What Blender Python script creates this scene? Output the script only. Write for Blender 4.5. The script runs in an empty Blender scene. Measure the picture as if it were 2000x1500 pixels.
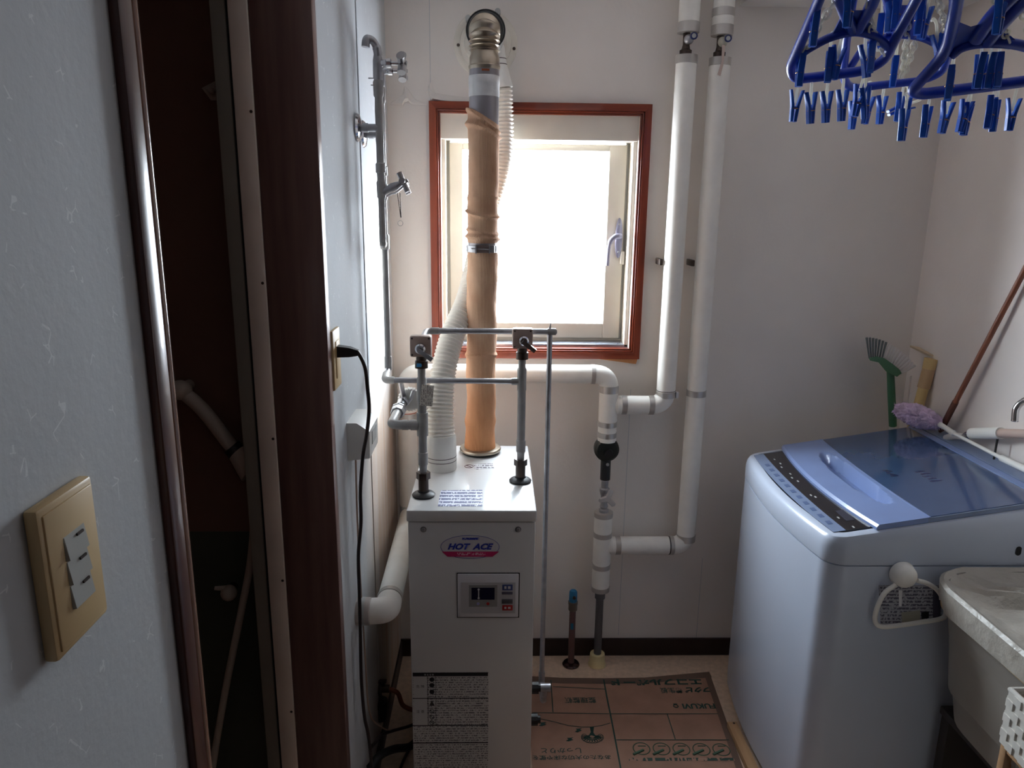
import bpy, bmesh, math, random
from mathutils import Vector, Matrix
random.seed(7)
V = Vector
SC = bpy.context.scene
COL = SC.collection

# ------------------------------------------------------------------ camera, world, lights
FPX, CX, CY, H = 1450.0, 1000.0, 750.0, 1.65          # 2000x1500 frame
dn = V((929 - CX, 6750 - CY, FPX)).normalized()        # vertical vanishing direction (down)
fy = -((965 - CX) * dn.x + FPX * dn.z) / dn.y
fw = V((965 - CX, fy, FPX)).normalized()               # depth direction of the room
rt = dn.cross(fw).normalized()
ROT = Matrix((rt, fw, -dn))                            # camera (x right, y down, z fwd) -> world
cam = bpy.data.cameras.new('camera')
cam.sensor_width = 36.0
cam.lens = FPX / 2000 * 36
cam.clip_start = 0.02
cam_ob = bpy.data.objects.new('camera', cam)
COL.objects.link(cam_ob)
cx_, cy_, cz_ = ROT.col[0], -ROT.col[1], -ROT.col[2]
cam_ob.matrix_world = Matrix(((cx_.x, cy_.x, cz_.x, 0), (cx_.y, cy_.y, cz_.y, 0), (cx_.z, cy_.z, cz_.z, H), (0, 0, 0, 1)))
SC.camera = cam_ob

D, XL, XR = 2.4818, -0.3409, 1.4359                    # back wall, left wall, right wall
CEIL = 2.42
YF = -1.9                                              # wall behind the camera

world = bpy.data.worlds.new('world')
SC.world = world
world.use_nodes = True
nt = world.node_tree
bg = nt.nodes['Background']
tc = nt.nodes.new('ShaderNodeTexCoord')
sx = nt.nodes.new('ShaderNodeSeparateXYZ')
rp = nt.nodes.new('ShaderNodeValToRGB')
mr = nt.nodes.new('ShaderNodeMapRange')
mr.inputs['From Min'].default_value = -1
nt.links.new(tc.outputs['Generated'], sx.inputs[0])
nt.links.new(sx.outputs['Z'], mr.inputs['Value'])
nt.links.new(mr.outputs[0], rp.inputs[0])
rp.color_ramp.elements[0].position = 0.40
rp.color_ramp.elements[0].color = (0.62, 0.65, 0.70, 1)   # unseen ground, kept bright to lift the upper walls
rp.color_ramp.elements[1].position = 0.55
rp.color_ramp.elements[1].color = (0.86, 0.94, 1.0, 1)    # bright overcast sky
nt.links.new(rp.outputs[0], bg.inputs['Color'])
bg.inputs['Strength'].default_value = 43.0

def area(name, loc, rot, sx_, sy_, power, col=(1, 1, 1), portal=False):
    l = bpy.data.lights.new(name, 'AREA')
    l.shape = 'RECTANGLE'; l.size = sx_; l.size_y = sy_
    l.energy = power; l.color = col
    o = bpy.data.objects.new(name, l)
    COL.objects.link(o); o.location = loc; o.rotation_euler = rot
    if portal: l.cycles.is_portal = True
    return o
area('window_portal', (0.145, D + 0.16, 1.55), (-math.pi / 2, 0, 0), 0.64, 0.80, 1, portal=True)
area('unseen_fill_light', (0.55, -1.0, CEIL - 0.06), (0, 0, 0), 0.5, 0.5, 0.7, (0.80, 0.91, 1.0))  # added fill behind the camera, no lamp known there
sun = bpy.data.lights.new('sun', 'SUN'); sun.energy = 26.0; sun.angle = math.radians(14); sun.color = (1.0, 0.93, 0.82)
sun_ob = bpy.data.objects.new('sun', sun); COL.objects.link(sun_ob)
sun_ob.rotation_euler = V((-0.72, -0.62, -0.24)).to_track_quat('-Z', 'Y').to_euler()

vs = SC.view_settings
SC.display_settings.display_device = 'sRGB'
vs.view_transform = 'Standard'; vs.look = 'None'; vs.gamma = 1; vs.use_curve_mapping = False
vs.exposure = 0.0
SC.cycles.max_bounces = 10
SC.cycles.diffuse_bounces = 6
SC.cycles.transparent_max_bounces = 12
SC.cycles.sample_clamp_indirect = 4
SC.cycles.caustics_reflective = False
SC.cycles.caustics_refractive = False

# ------------------------------------------------------------------ measuring: photo pixel -> point on a known plane (metres)
def ray(px, py): return ROT @ V((px - CX, py - CY, FPX))
def PY(px, py, y):
    r = ray(px, py); t = y / r.y; return V((r.x * t, y, H + r.z * t))
def PX(px, py, x):
    r = ray(px, py); t = x / r.x; return V((x, r.y * t, H + r.z * t))
def PZ(px, py, z):
    r = ray(px, py); t = (z - H) / r.z; return V((r.x * t, r.y * t, z))

# ------------------------------------------------------------------ materials
def lin(c):
    f = lambda v: (v / 12.92) if v <= 0.04045 else ((v + 0.055) / 1.055) ** 2.4
    return tuple(f(v / 255) for v in c[:3]) + (1,)
MATS = {}
def mat(name, col, rough=0.5, metal=0.0, var=None, bump=None, coat=0.0, col2=None, stretch=None, spec=None, trans=None):
    if name in MATS: return MATS[name]
    m = bpy.data.materials.new(name); m.use_nodes = True
    n, l = m.node_tree.nodes, m.node_tree.links
    b = n['Principled BSDF']
    b.inputs['Base Color'].default_value = lin(col)
    b.inputs['Roughness'].default_value = rough
    b.inputs['Metallic'].default_value = metal
    b.inputs['Coat Weight'].default_value = coat
    if spec is not None: b.inputs['Specular IOR Level'].default_value = spec
    tcn = n.new('ShaderNodeTexCoord'); mp = n.new('ShaderNodeMapping')
    if stretch: mp.inputs['Scale'].default_value = stretch
    l.new(tcn.outputs['Object'], mp.inputs[0])
    sc_, am = var if var else (6.0, 0.06)
    nz = n.new('ShaderNodeTexNoise'); nz.inputs['Scale'].default_value = sc_; nz.inputs['Detail'].default_value = 5
    l.new(mp.outputs[0], nz.inputs['Vector'])
    r = n.new('ShaderNodeValToRGB')
    c1 = lin(col)
    if col2: c2 = lin(col2); a, d = c1, c2
    else:
        a = tuple(max(0, v * (1 - am)) for v in c1[:3]) + (1,); d = tuple(min(1, v * (1 + am)) for v in c1[:3]) + (1,)
    r.color_ramp.elements[0].position = 0.35; r.color_ramp.elements[0].color = a
    r.color_ramp.elements[1].position = 0.65; r.color_ramp.elements[1].color = d
    l.new(nz.outputs['Fac'], r.inputs[0]); l.new(r.outputs[0], b.inputs['Base Color'])
    if bump:
        n2 = n.new('ShaderNodeTexNoise'); n2.inputs['Scale'].default_value = bump[0]; n2.inputs['Detail'].default_value = 6
        l.new(mp.outputs[0], n2.inputs['Vector'])
        bn = n.new('ShaderNodeBump'); bn.inputs['Strength'].default_value = bump[1]; bn.inputs['Distance'].default_value = bump[2] if len(bump) > 2 else 0.002
        l.new(n2.outputs['Fac'], bn.inputs['Height']); l.new(bn.outputs[0], b.inputs['Normal'])
    if trans:
        b.inputs['Transmission Weight'].default_value = trans
    MATS[name] = m
    return m

def math_node(n, l, op, a, b=None, c=None):
    q = n.new('ShaderNodeMath'); q.operation = op
    for i, v in enumerate((a, b, c)):
        if v is None: continue
        if isinstance(v, (int, float)): q.inputs[i].default_value = v
        else: l.new(v, q.inputs[i])
    return q.outputs[0]

def mix_col(n, l, fac, a, b):
    q = n.new('ShaderNodeMix'); q.data_type = 'RGBA'
    if isinstance(fac, (int, float)): q.inputs[0].default_value = fac
    else: l.new(fac, q.inputs[0])
    for i, v in ((6, a), (7, b)):
        if isinstance(v, tuple): q.inputs[i].default_value = v
        else: l.new(v, q.inputs[i])
    return q.outputs[2]

def wall_material(name, col, fibres=False, stain=False):
    m = mat(name, col, 0.75, var=(2.2, 0.05), bump=(90, 0.25, 0.002), spec=0.25)
    n, l = m.node_tree.nodes, m.node_tree.links
    b = n['Principled BSDF']; base = b.inputs['Base Color'].links[0].from_socket
    tcn = n.new('ShaderNodeTexCoord'); pos = tcn.outputs['Object']
    if fibres:      # short pale threads embedded in the wallpaper
        vo = n.new('ShaderNodeTexVoronoi'); vo.feature = 'DISTANCE_TO_EDGE'; vo.inputs['Scale'].default_value = 55
        nz = n.new('ShaderNodeTexNoise'); nz.inputs['Scale'].default_value = 38; nz.inputs['Detail'].default_value = 1
        l.new(pos, vo.inputs['Vector']); l.new(pos, nz.inputs['Vector'])
        thin = math_node(n, l, 'LESS_THAN', vo.outputs['Distance'], 0.03)
        some = math_node(n, l, 'GREATER_THAN', nz.outputs['Fac'], 0.66)
        f = math_node(n, l, 'MULTIPLY', thin, some)
        base = mix_col(n, l, math_node(n, l, 'MULTIPLY', f, 0.4), base, lin((242, 243, 242)))
    if stain:       # yellowed, streaky damp stain low in the corner behind the boiler
        sp = n.new('ShaderNodeSeparateXYZ'); l.new(pos, sp.inputs[0])
        my = n.new('ShaderNodeMapRange'); my.interpolation_type = 'SMOOTHSTEP'
        my.inputs['From Min'].default_value = 1.72; my.inputs['From Max'].default_value = 2.12
        l.new(sp.outputs['Y'], my.inputs['Value'])
        mz = n.new('ShaderNodeMapRange'); mz.interpolation_type = 'SMOOTHSTEP'
        mz.inputs['From Min'].default_value = 1.22; mz.inputs['From Max'].default_value = 0.95
        l.new(sp.outputs['Z'], mz.inputs['Value'])
        mp = n.new('ShaderNodeMapping'); mp.inputs['Scale'].default_value = (1, 22, 1.2); l.new(pos, mp.inputs[0])
        nz = n.new('ShaderNodeTexNoise'); nz.inputs['Scale'].default_value = 1.6; nz.inputs['Detail'].default_value = 4
        l.new(mp.outputs[0], nz.inputs['Vector'])
        f = math_node(n, l, 'MULTIPLY', math_node(n, l, 'MULTIPLY', my.outputs[0], mz.outputs[0]), math_node(n, l, 'MULTIPLY_ADD', nz.outputs['Fac'], 0.9, 0.1))
        base = mix_col(n, l, f, base, lin((168, 128, 84)))
    l.new(base, b.inputs['Base Color'])
    return m

def print_material(name, paper, ink, u, v, pitch, freq, thresh=0.5, fill=0.55, rough=0.5):
    """rows of small illegible print: u = reading axis, v = line axis (object coordinates)"""
    m = mat(name, paper, rough)
    n, l = m.node_tree.nodes, m.node_tree.links
    b = n['Principled BSDF']; base = b.inputs['Base Color'].links[0].from_socket
    tcn = n.new('ShaderNodeTexCoord'); sp = n.new('ShaderNodeSeparateXYZ'); l.new(tcn.outputs['Object'], sp.inputs[0])
    rowf = math_node(n, l, 'DIVIDE', sp.outputs[v], pitch)
    row = math_node(n, l, 'FLOOR', rowf)
    fr = math_node(n, l, 'FRACT', rowf)
    inrow = math_node(n, l, 'LESS_THAN', fr, fill)
    cmb = n.new('ShaderNodeCombineXYZ')
    l.new(math_node(n, l, 'MULTIPLY', sp.outputs[u], freq), cmb.inputs[0])
    l.new(math_node(n, l, 'MULTIPLY', row, 7.31), cmb.inputs[1])
    l.new(math_node(n, l, 'MULTIPLY', fr, 1.5), cmb.inputs[2])
    nz = n.new('ShaderNodeTexNoise'); nz.inputs['Scale'].default_value = 1.0; nz.inputs['Detail'].default_value = 2
    l.new(cmb.outputs[0], nz.inputs['Vector'])
    f = math_node(n, l, 'MULTIPLY', inrow, math_node(n, l, 'GREATER_THAN', nz.outputs['Fac'], thresh))
    l.new(mix_col(n, l, f, base, lin(ink)), b.inputs['Base Color'])
    return m

def wood_material(name, c1, c2, axis, rough=0.35, coat=0.3, sc=9):
    st = [14, 14, 14]; st[axis] = 1.0
    return mat(name, c1, rough, var=(sc / 3, 0.2), col2=c2, stretch=tuple(st), bump=(sc, 0.12, 0.001), coat=coat)

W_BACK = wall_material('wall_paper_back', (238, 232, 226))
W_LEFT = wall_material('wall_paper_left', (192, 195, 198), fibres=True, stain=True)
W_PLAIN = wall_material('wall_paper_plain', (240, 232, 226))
M_FLOOR = mat('vinyl_floor', (206, 180, 158), 0.5, var=(60, 0.10), bump=(150, 0.15, 0.001))
M_DARKBASE = mat('dark_baseboard', (40, 26, 22), 0.45)
WOODV = wood_material('red_brown_wood_upright', (92, 36, 22), (128, 60, 38), 2)
WOODH = wood_material('red_brown_wood_level', (92, 36, 22), (128, 60, 38), 0)
JAMB = wood_material('dark_door_wood', (112, 84, 80), (132, 104, 98), 2, rough=0.3, coat=0.2)
M_ALU = mat('door_aluminium', (248, 236, 224), 0.45, 0.15)
M_ALUD = mat('door_aluminium_grey', (150, 148, 138), 0.5, 0.1)
M_VINYL = mat('window_vinyl', (232, 226, 214), 0.4)
M_SILL = mat('sill_aluminium', (188, 196, 210), 0.25, 0.7)
M_STEEL = mat('galvanised_pipe', (168, 168, 172), 0.38, 0.75, var=(40, 0.12))
M_PAINTPIPE = mat('grey_lagged_pipe', (160, 158, 156), 0.45, 0.25, var=(30, 0.10), bump=(60, 0.3, 0.002))
M_CHROME = mat('chrome', (205, 205, 208), 0.12, 1.0)
M_BRONZE = mat('dark_bronze_fitting', (70, 58, 52), 0.4, 0.6)
M_BROWNPLATE = mat('brown_valve_box', (176, 156, 146), 0.45, 0.2)
M_BLACK = mat('black_plastic', (22, 22, 25), 0.45)
M_RUBBER = mat('black_rubber', (16, 15, 16), 0.6)
M_LAG = mat('white_pipe_lagging', (244, 242, 236), 0.5, var=(20, 0.03))
M_TAPE = mat('silver_tape', (190, 186, 182), 0.3, 0.5)
M_ENAMEL = mat('boiler_white_enamel', (222, 222, 222), 0.22, coat=0.3, var=(5, 0.02))
M_WHITEPL = mat('white_plastic', (228, 228, 224), 0.35)
M_BEIGEPL = mat('beige_plastic', (206, 178, 132), 0.4)
M_GREYPL = mat('grey_white_plastic', (176, 178, 176), 0.4)
M_WASH = mat('washer_white', (194, 204, 222), 0.3, var=(3, 0.02), coat=0.2)
M_WASHBLUE = mat('washer_lid_blue', (126, 146, 192), 0.32, coat=0.2)
M_WASHGLASS = mat('washer_dark_blue_glass', (60, 82, 118), 0.12, coat=0.6)
M_WASHGREY = mat('washer_blue_grey', (122, 138, 168), 0.35)
M_BLUE = mat('hanger_blue', (20, 58, 168), 0.35, var=(12, 0.12))
M_BLUEL = mat('peg_blue', (26, 92, 190), 0.35, var=(30, 0.15))
M_CHAIN = mat('white_chain', (244, 242, 230), 0.35)
def translucent(m, amount=0.5):
    n, l = m.node_tree.nodes, m.node_tree.links
    b = n['Principled BSDF']; t = n.new('ShaderNodeBsdfTranslucent'); x = n.new('ShaderNodeMixShader'); x.inputs[0].default_value = amount
    src = b.inputs['Base Color'].links[0].from_socket; l.new(src, t.inputs['Color'])
    l.new(b.outputs[0], x.inputs[1]); l.new(t.outputs[0], x.inputs[2]); l.new(x.outputs[0], n['Material Output'].inputs[0])
    return m
translucent(M_CHAIN, 0.6)
M_WIRE = mat('brass_spring', (170, 130, 70), 0.35, 0.9)
M_GREEN = mat('green_brush_plastic', (62, 108, 76), 0.4)
M_BRISTLEW = mat('white_bristle', (244, 240, 236), 0.7)
translucent(M_BRISTLEW, 0.4)
M_BRISTLEG = mat('grey_bristle', (112, 118, 116), 0.7)
M_BEIGE2 = mat('beige_pole', (206, 178, 122), 0.5)
M_BROWNPOLE = mat('brown_pole', (128, 74, 52), 0.4)
M_LILAC = mat('lilac_fluff', (222, 200, 228), 0.95, var=(25, 0.18))
M_BOARD = mat('brown_floor_board', (158, 122, 104), 0.7, var=(14, 0.08), spec=0.2)
M_BOARDEDGE = mat('board_edge_dark', (104, 82, 70), 0.7)  # darker band along two edges of the sheet
M_INK = mat('green_ink', (22, 62, 54), 0.7)
M_INKBLACK = mat('black_ink', (24, 22, 30), 0.6)
M_INKBLUE = mat('blue_ink', (36, 56, 170), 0.5)
M_INKPINK = mat('pink_ink', (206, 44, 108), 0.5)
M_INKRED = mat('red_ink', (190, 40, 40), 0.5)
M_INKWHITE = mat('white_ink', (225, 225, 228), 0.5)
M_PAPER = mat('white_paper', (236, 236, 240), 0.6)
M_BIN = mat('bin_plastic', (138, 133, 127), 0.5)
M_BAG = mat('bin_bag_film', (176, 171, 162), 0.35, var=(14, 0.05), bump=(28, 0.8, 0.01))
M_WICKER = mat('white_wicker', (222, 218, 210), 0.7, var=(40, 0.08))
M_PINEW = wood_material('light_wood', (170, 132, 96), (188, 150, 112), 1, 0.5, 0.0)
M_DARKWOOD = mat('dark_stand', (46, 40, 38), 0.6)
M_BATH = mat('bath_wall', (128, 98, 86), 0.4, spec=0.3)
M_BATHLOW = mat('bath_low', (84, 88, 78), 0.4, spec=0.3)
M_BATHWHITE = mat('bath_fitting_white', (200, 190, 178), 0.4)
M_CORD = mat('black_cord', (34, 22, 24), 0.45)
M_PINKHOSE = mat('pink_beige_hose', (196, 172, 160), 0.5)
M_STEELDUCT = mat('flue_steel', (172, 160, 144), 0.28, 0.85, var=(8, 0.12))
M_TAPECLEAR = mat('white_wrap_tape', (214, 214, 214), 0.45, var=(40, 0.08))
M_HOSE = mat('white_corrugated_hose', (244, 238, 228), 0.45)
M_YELLOWED = mat('yellowed_plastic', (226, 208, 158), 0.5)
M_BLUETAPE = mat('blue_tape', (36, 110, 150), 0.5)
M_ROUNDRED = mat('copper', (120, 66, 44), 0.4, 0.6)
M_GLASS = bpy.data.materials.new('window_glass'); M_GLASS.use_nodes = True
_n, _l = M_GLASS.node_tree.nodes, M_GLASS.node_tree.links
_n.remove(_n['Principled BSDF'])
_t = _n.new('ShaderNodeBsdfTransparent'); _t.inputs[0].default_value = (0.96, 0.98, 1, 1)
_g = _n.new('ShaderNodeBsdfGlossy'); _g.inputs['Roughness'].default_value = 0.05
_x = _n.new('ShaderNodeMixShader'); _x.inputs[0].default_value = 0.05
_l.new(_t.outputs[0], _x.inputs[1]); _l.new(_g.outputs[0], _x.inputs[2]); _l.new(_x.outputs[0], _n['Material Output'].inputs[0])

def ribbed_wrap():
    m = mat('brown_flue_wrap', (188, 146, 118), 0.85, var=(9, 0.18), col2=(206, 168, 140), spec=0.15)
    n, l = m.node_tree.nodes, m.node_tree.links
    b = n['Principled BSDF']
    base = b.inputs['Base Color'].links[0].from_socket
    tcn = n.new('ShaderNodeTexCoord'); sp = n.new('ShaderNodeSeparateXYZ'); l.new(tcn.outputs['Object'], sp.inputs[0])
    ang = math_node(n, l, 'ARCTAN2', sp.outputs['Y'], sp.outputs['X'])
    w = math_node(n, l, 'SINE', math_node(n, l, 'MULTIPLY', ang, 80))
    bn = n.new('ShaderNodeBump'); bn.inputs['Strength'].default_value = 0.5; bn.inputs['Distance'].default_value = 0.0015
    l.new(w, bn.inputs['Height']); l.new(bn.outputs[0], b.inputs['Normal'])
    mz = n.new('ShaderNodeMapRange'); mz.inputs['From Min'].default_value = 0.35; mz.inputs['From Max'].default_value = 0.02
    l.new(sp.outputs['Z'], mz.inputs['Value'])
    l.new(mix_col(n, l, math_node(n, l, 'MULTIPLY', mz.outputs[0], 0.7), base, lin((178, 108, 56))), b.inputs['Base Color'])   # heat-browned foot; the paler base above has window glare put into it
    return m
M_WRAP = ribbed_wrap()

# ------------------------------------------------------------------ geometry
def frame(axis):
    a = V(axis).normalized()
    u = a.orthogonal().normalized()
    if abs(a.z) > 0.9: u = V((1, 0, 0)); u = (u - a * u.dot(a)).normalized()
    return a, u, a.cross(u).normalized()

class MB:
    def __init__(s): s.bm = bmesh.new()
    def loft(s, rings, closed=True, cap0=True, cap1=True):
        vr = [[s.bm.verts.new(p) for p in r] for r in rings]
        n = len(vr[0])
        for a, b in zip(vr, vr[1:]):
            for i in range(n if closed else n - 1):
                j = (i + 1) % n
                s.bm.faces.new((a[i], a[j], b[j], b[i]))
        if closed and cap0: s.bm.faces.new(list(reversed(vr[0])))
        if closed and cap1: s.bm.faces.new(vr[-1])
        return s
    def box(s, x0, x1, y0, y1, z0, z1, bev=0.0, seg=2):
        r = bmesh.ops.create_cube(s.bm, size=1.0)
        vs_ = r['verts']
        for v in vs_:
            v.co = V(((x0 + x1) / 2 + v.co.x * (x1 - x0), (y0 + y1) / 2 + v.co.y * (y1 - y0), (z0 + z1) / 2 + v.co.z * (z1 - z0)))
        if bev > 0:
            es = list({e for v in vs_ for e in v.link_edges})
            bmesh.ops.bevel(s.bm, geom=es, offset=bev, segments=seg, affect='EDGES', profile=0.5)
        return s
    def obox(s, c, u, v, w, su, sv, sw):
        c, u, v, w = V(c), V(u).normalized(), V(v).normalized(), V(w).normalized()
        q = lambda a, b, d: c + u * su * a / 2 + v * sv * b / 2 + w * sw * d / 2
        return s.loft([[q(-1, -1, d), q(1, -1, d), q(1, 1, d), q(-1, 1, d)] for d in (-1, 1)])
    def tube(s, pts, r, n=16, caps=True):
        pts = [V(p) for p in pts]
        rs = r if isinstance(r, (list, tuple)) else [r] * len(pts)
        t0 = (pts[1] - pts[0]).normalized()
        u = frame(t0)[1]
        rings = []
        for i, p in enumerate(pts):
            a = (pts[min(i + 1, len(pts) - 1)] - pts[max(i - 1, 0)])
            t = a.normalized() if a.length > 1e-9 else t0
            u = (u - t * u.dot(t)).normalized(); w = t.cross(u)
            rings.append([p + (u * math.cos(2 * math.pi * k / n) + w * math.sin(2 * math.pi * k / n)) * rs[i] for k in range(n)])
        return s.loft(rings, True, caps, caps)
    def cyl(s, a, b, r0, r1=None, n=24): return s.tube([a, b], [r0, r0 if r1 is None else r1], n)
    def lathe(s, prof, o, axis=(0, 0, 1), n=32):
        a, u, w = frame(axis); o = V(o)
        return s.loft([[o + a * h + (u * math.cos(2 * math.pi * k / n) + w * math.sin(2 * math.pi * k / n)) * max(r, 1e-4) for k in range(n)] for r, h in prof])
    def prism(s, poly, ext):
        e = V(ext); return s.loft([[V(p) for p in poly], [V(p) + e for p in poly]])
    def sphere(s, c, rx, ry=None, rz=None, u=16, v=10):
        ry = rx if ry is None else ry; rz = rx if rz is None else rz
        r = bmesh.ops.create_uvsphere(s.bm, u_segments=u, v_segments=v, radius=1)
        for x in r['verts']: x.co = V(c) + V((x.co.x * rx, x.co.y * ry, x.co.z * rz))
        return s
    def ring(s, c, axis, R, r, n=32, m=8):
        a, u, w = frame(axis); c = V(c); rings = []
        for i in range(n + 1):
            t = 2 * math.pi * i / n; d = u * math.cos(t) + w * math.sin(t)
            rings.append([c + d * (R + r * math.cos(2 * math.pi * k / m)) + a * r * math.sin(2 * math.pi * k / m) for k in range(m)])
        return s.loft(rings, True, False, False)
    def build(s, name, m, parent=None, smooth=True, sharp=35, loc=None):
        bmesh.ops.remove_doubles(s.bm, verts=s.bm.verts, dist=1e-6)
        bmesh.ops.recalc_face_normals(s.bm, faces=s.bm.faces)
        org = world_loc(parent) if parent is not None else (V(loc) if loc is not None else base_of(s.bm))
        for v in s.bm.verts: v.co -= org
        me = bpy.data.meshes.new(name); s.bm.to_mesh(me); s.bm.free()
        if smooth:
            me.polygons.foreach_set('use_smooth', [True] * len(me.polygons))
            me.set_sharp_from_angle(angle=math.radians(sharp))
        me.materials.append(m)
        o = bpy.data.objects.new(name, me); COL.objects.link(o)
        if parent is not None: o.parent = parent
        else: o.location = org
        return o

def base_of(bm):
    xs = [v.co for v in bm.verts]
    return V((sum(v.x for v in xs) / len(xs), sum(v.y for v in xs) / len(xs), min(v.z for v in xs)))
def world_loc(o):
    p = V((0, 0, 0))
    while o is not None: p += o.location; o = o.parent
    return p
def tag(o, label, cat, group=None):
    o['label'] = label; o['category'] = cat
    if group: o['group'] = group
    return o
def thing(name, label, cat, loc, group=None):
    o = bpy.data.objects.new(name, None); COL.objects.link(o); o.location = V(loc); o.empty_display_size = 0.05
    return tag(o, label, cat, group)
def struct(o): o['kind'] = 'structure'; return o
def sempty(name, loc=(0, 0, 0)):
    o = bpy.data.objects.new(name, None); COL.objects.link(o); o.location = V(loc); o['kind'] = 'structure'; return o

def fillet(pts, rad, seg=8):
    pts = [V(p) for p in pts]; out = [pts[0]]
    for a, b, c in zip(pts, pts[1:], pts[2:]):
        d1, d2 = (a - b), (c - b)
        r = min(rad, d1.length * 0.49, d2.length * 0.49)
        p, q = b + d1.normalized() * r, b + d2.normalized() * r
        for i in range(seg + 1):
            t = i / seg; out.append(p * (1 - t) ** 2 + b * 2 * t * (1 - t) + q * t * t)
    return out + [pts[-1]]
def spline(pts, per=8):
    pts = [V(p) for p in pts]; P = [pts[0] * 2 - pts[1]] + pts + [pts[-1] * 2 - pts[-2]]; out = []
    for i in range(1, len(P) - 2):
        for k in range(per):
            t = k / per; a, b, c, d = P[i - 1], P[i], P[i + 1], P[i + 2]
            out.append(0.5 * ((2 * b) + (c - a) * t + (2 * a - 5 * b + 4 * c - d) * t * t + (3 * b - a - 3 * c + d) * t ** 3))
    return out + [pts[-1]]
def resample(pts, step):
    out = [pts[0]]; acc = 0
    for a, b in zip(pts, pts[1:]):
        L = (b - a).length; d = step - acc
        while d <= L: out.append(a + (b - a) * (d / L)); d += step
        acc = (acc + L) % step
    return out
def corrugated(pts, r, pitch, amp, per=6):
    """tube path + radii with rings every `pitch`; r may be a function of 0..1"""
    P = resample(pts, pitch / per); n = len(P)
    rr = r if callable(r) else (lambda t: r)
    return P, [rr(i / (n - 1)) + amp * math.cos(2 * math.pi * i / per) for i in range(n)]

def text(body, o, xd, yd, height, m, parent, name='lettering', width=None, bold=0.0, shear=0.0, align='CENTER', lift=0.0006):
    cu = bpy.data.curves.new(name, 'FONT'); cu.body = body; cu.size = 1.0; cu.align_x = align; cu.align_y = 'CENTER'
    cu.offset = bold; cu.shear = shear; cu.resolution_u = 3
    to = bpy.data.objects.new(name, cu); COL.objects.link(to)
    dg = bpy.context.evaluated_depsgraph_get()
    me = bpy.data.meshes.new_from_object(to.evaluated_get(dg))
    bpy.data.objects.remove(to); bpy.data.curves.remove(cu)
    co = [v.co.copy() for v in me.vertices]
    if not co: return None
    x0, x1 = min(c.x for c in co), max(c.x for c in co); y0, y1 = min(c.y for c in co), max(c.y for c in co)
    sy = height / (y1 - y0); sx2 = width / (x1 - x0) if width else sy
    mx = {'CENTER': (x0 + x1) / 2, 'LEFT': x0, 'RIGHT': x1}[align]; my = (y0 + y1) / 2
    xd, yd = V(xd).normalized(), V(yd).normalized(); nrm = xd.cross(yd); org = world_loc(parent)
    for v, c in zip(me.vertices, co):
        v.co = V(o) + xd * (c.x - mx) * sx2 + yd * (c.y - my) * sy + nrm * lift - org
    me.materials.clear(); me.materials.append(m); me.name = name
    ob = bpy.data.objects.new(name, me); COL.objects.link(ob); ob.parent = parent
    return ob

def copy_tree(o, parent=None):
    c = o.copy(); COL.objects.link(c)
    if parent is not None: c.parent = parent
    for ch in list(o.children): copy_tree(ch, c)
    return c

X, Y, Z = V((1, 0, 0)), V((0, 1, 0)), V((0, 0, 1))

# ================================================================== SETTING
BX0, BX1, BY0, BY1 = -1.9, XL - 0.17, 0.35, 1.62       # bathroom beyond the left-hand doorway
DY0, DY1 = 0.735, 1.500                               # doorway along the left wall
YH = 0.95                                              # unseen dark hall, invented for the lighting, meets the wash room here
DARK_PANEL = wood_material('unseen_dark_panelling', (72, 46, 34), (92, 62, 46), 2)  # invented dark walls out of view, keep bounce light low
DARK_FLOOR = wood_material('unseen_dark_floor', (64, 42, 30), (84, 58, 42), 1, rough=0.3)
struct(MB().box(BX0 - 0.1, XR + 0.1, YH, D + 0.1, -0.08, 0).build('floor', M_FLOOR, loc=(0, 0, 0)))
struct(MB().box(BX0 - 0.1, XR + 0.1, YF - 0.1, YH, -0.08, 0).build('floor_unseen', DARK_FLOOR, loc=(0, 0, 0)))
struct(MB().box(BX0 - 0.1, XR + 0.1, YF - 0.1, D + 0.1, CEIL, CEIL + 0.08).build('ceiling', W_PLAIN, loc=(0, 0, 0)))
# back wall with the window hole
WX0, WX1, WZ0, WZ1 = -0.170, 0.462, 1.176, 1.926      # clear opening
b = MB(); T = 0.14
b.box(XL - 0.17, WX0, D, D + T, 0, CEIL).box(WX1, XR + 0.1, D, D + T, 0, CEIL).box(WX0, WX1, D, D + T, 0, WZ0).box(WX0, WX1, D, D + T, WZ1, CEIL)
wall_back = struct(b.build('wall_back', W_BACK, loc=(0, 0, 0)))
struct(MB().box(XR, XR + 0.1, YH, D, 0, CEIL).build('wall_right', W_PLAIN, loc=(0, 0, 0)))
struct(MB().box(XR, XR + 0.1, YF, YH, 0, CEIL).build('wall_right_unseen', DARK_PANEL, loc=(0, 0, 0)))
struct(MB().box(XL - 0.17, XR + 0.1, YF - 0.1, YF, 0, CEIL).build('wall_front', DARK_PANEL, loc=(0, 0, 0)))
DZ1 = 2.26
b = MB()
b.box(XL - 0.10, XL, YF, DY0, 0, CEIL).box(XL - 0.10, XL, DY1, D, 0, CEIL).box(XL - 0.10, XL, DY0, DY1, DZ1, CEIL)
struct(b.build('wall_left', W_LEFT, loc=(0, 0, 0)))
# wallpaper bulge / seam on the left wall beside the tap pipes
struct(MB().box(XL - 0.002, XL + 0.0025, 1.98, D, 0.0, CEIL).build('trim_1', W_LEFT, loc=(0, 0, 0)))
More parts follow.
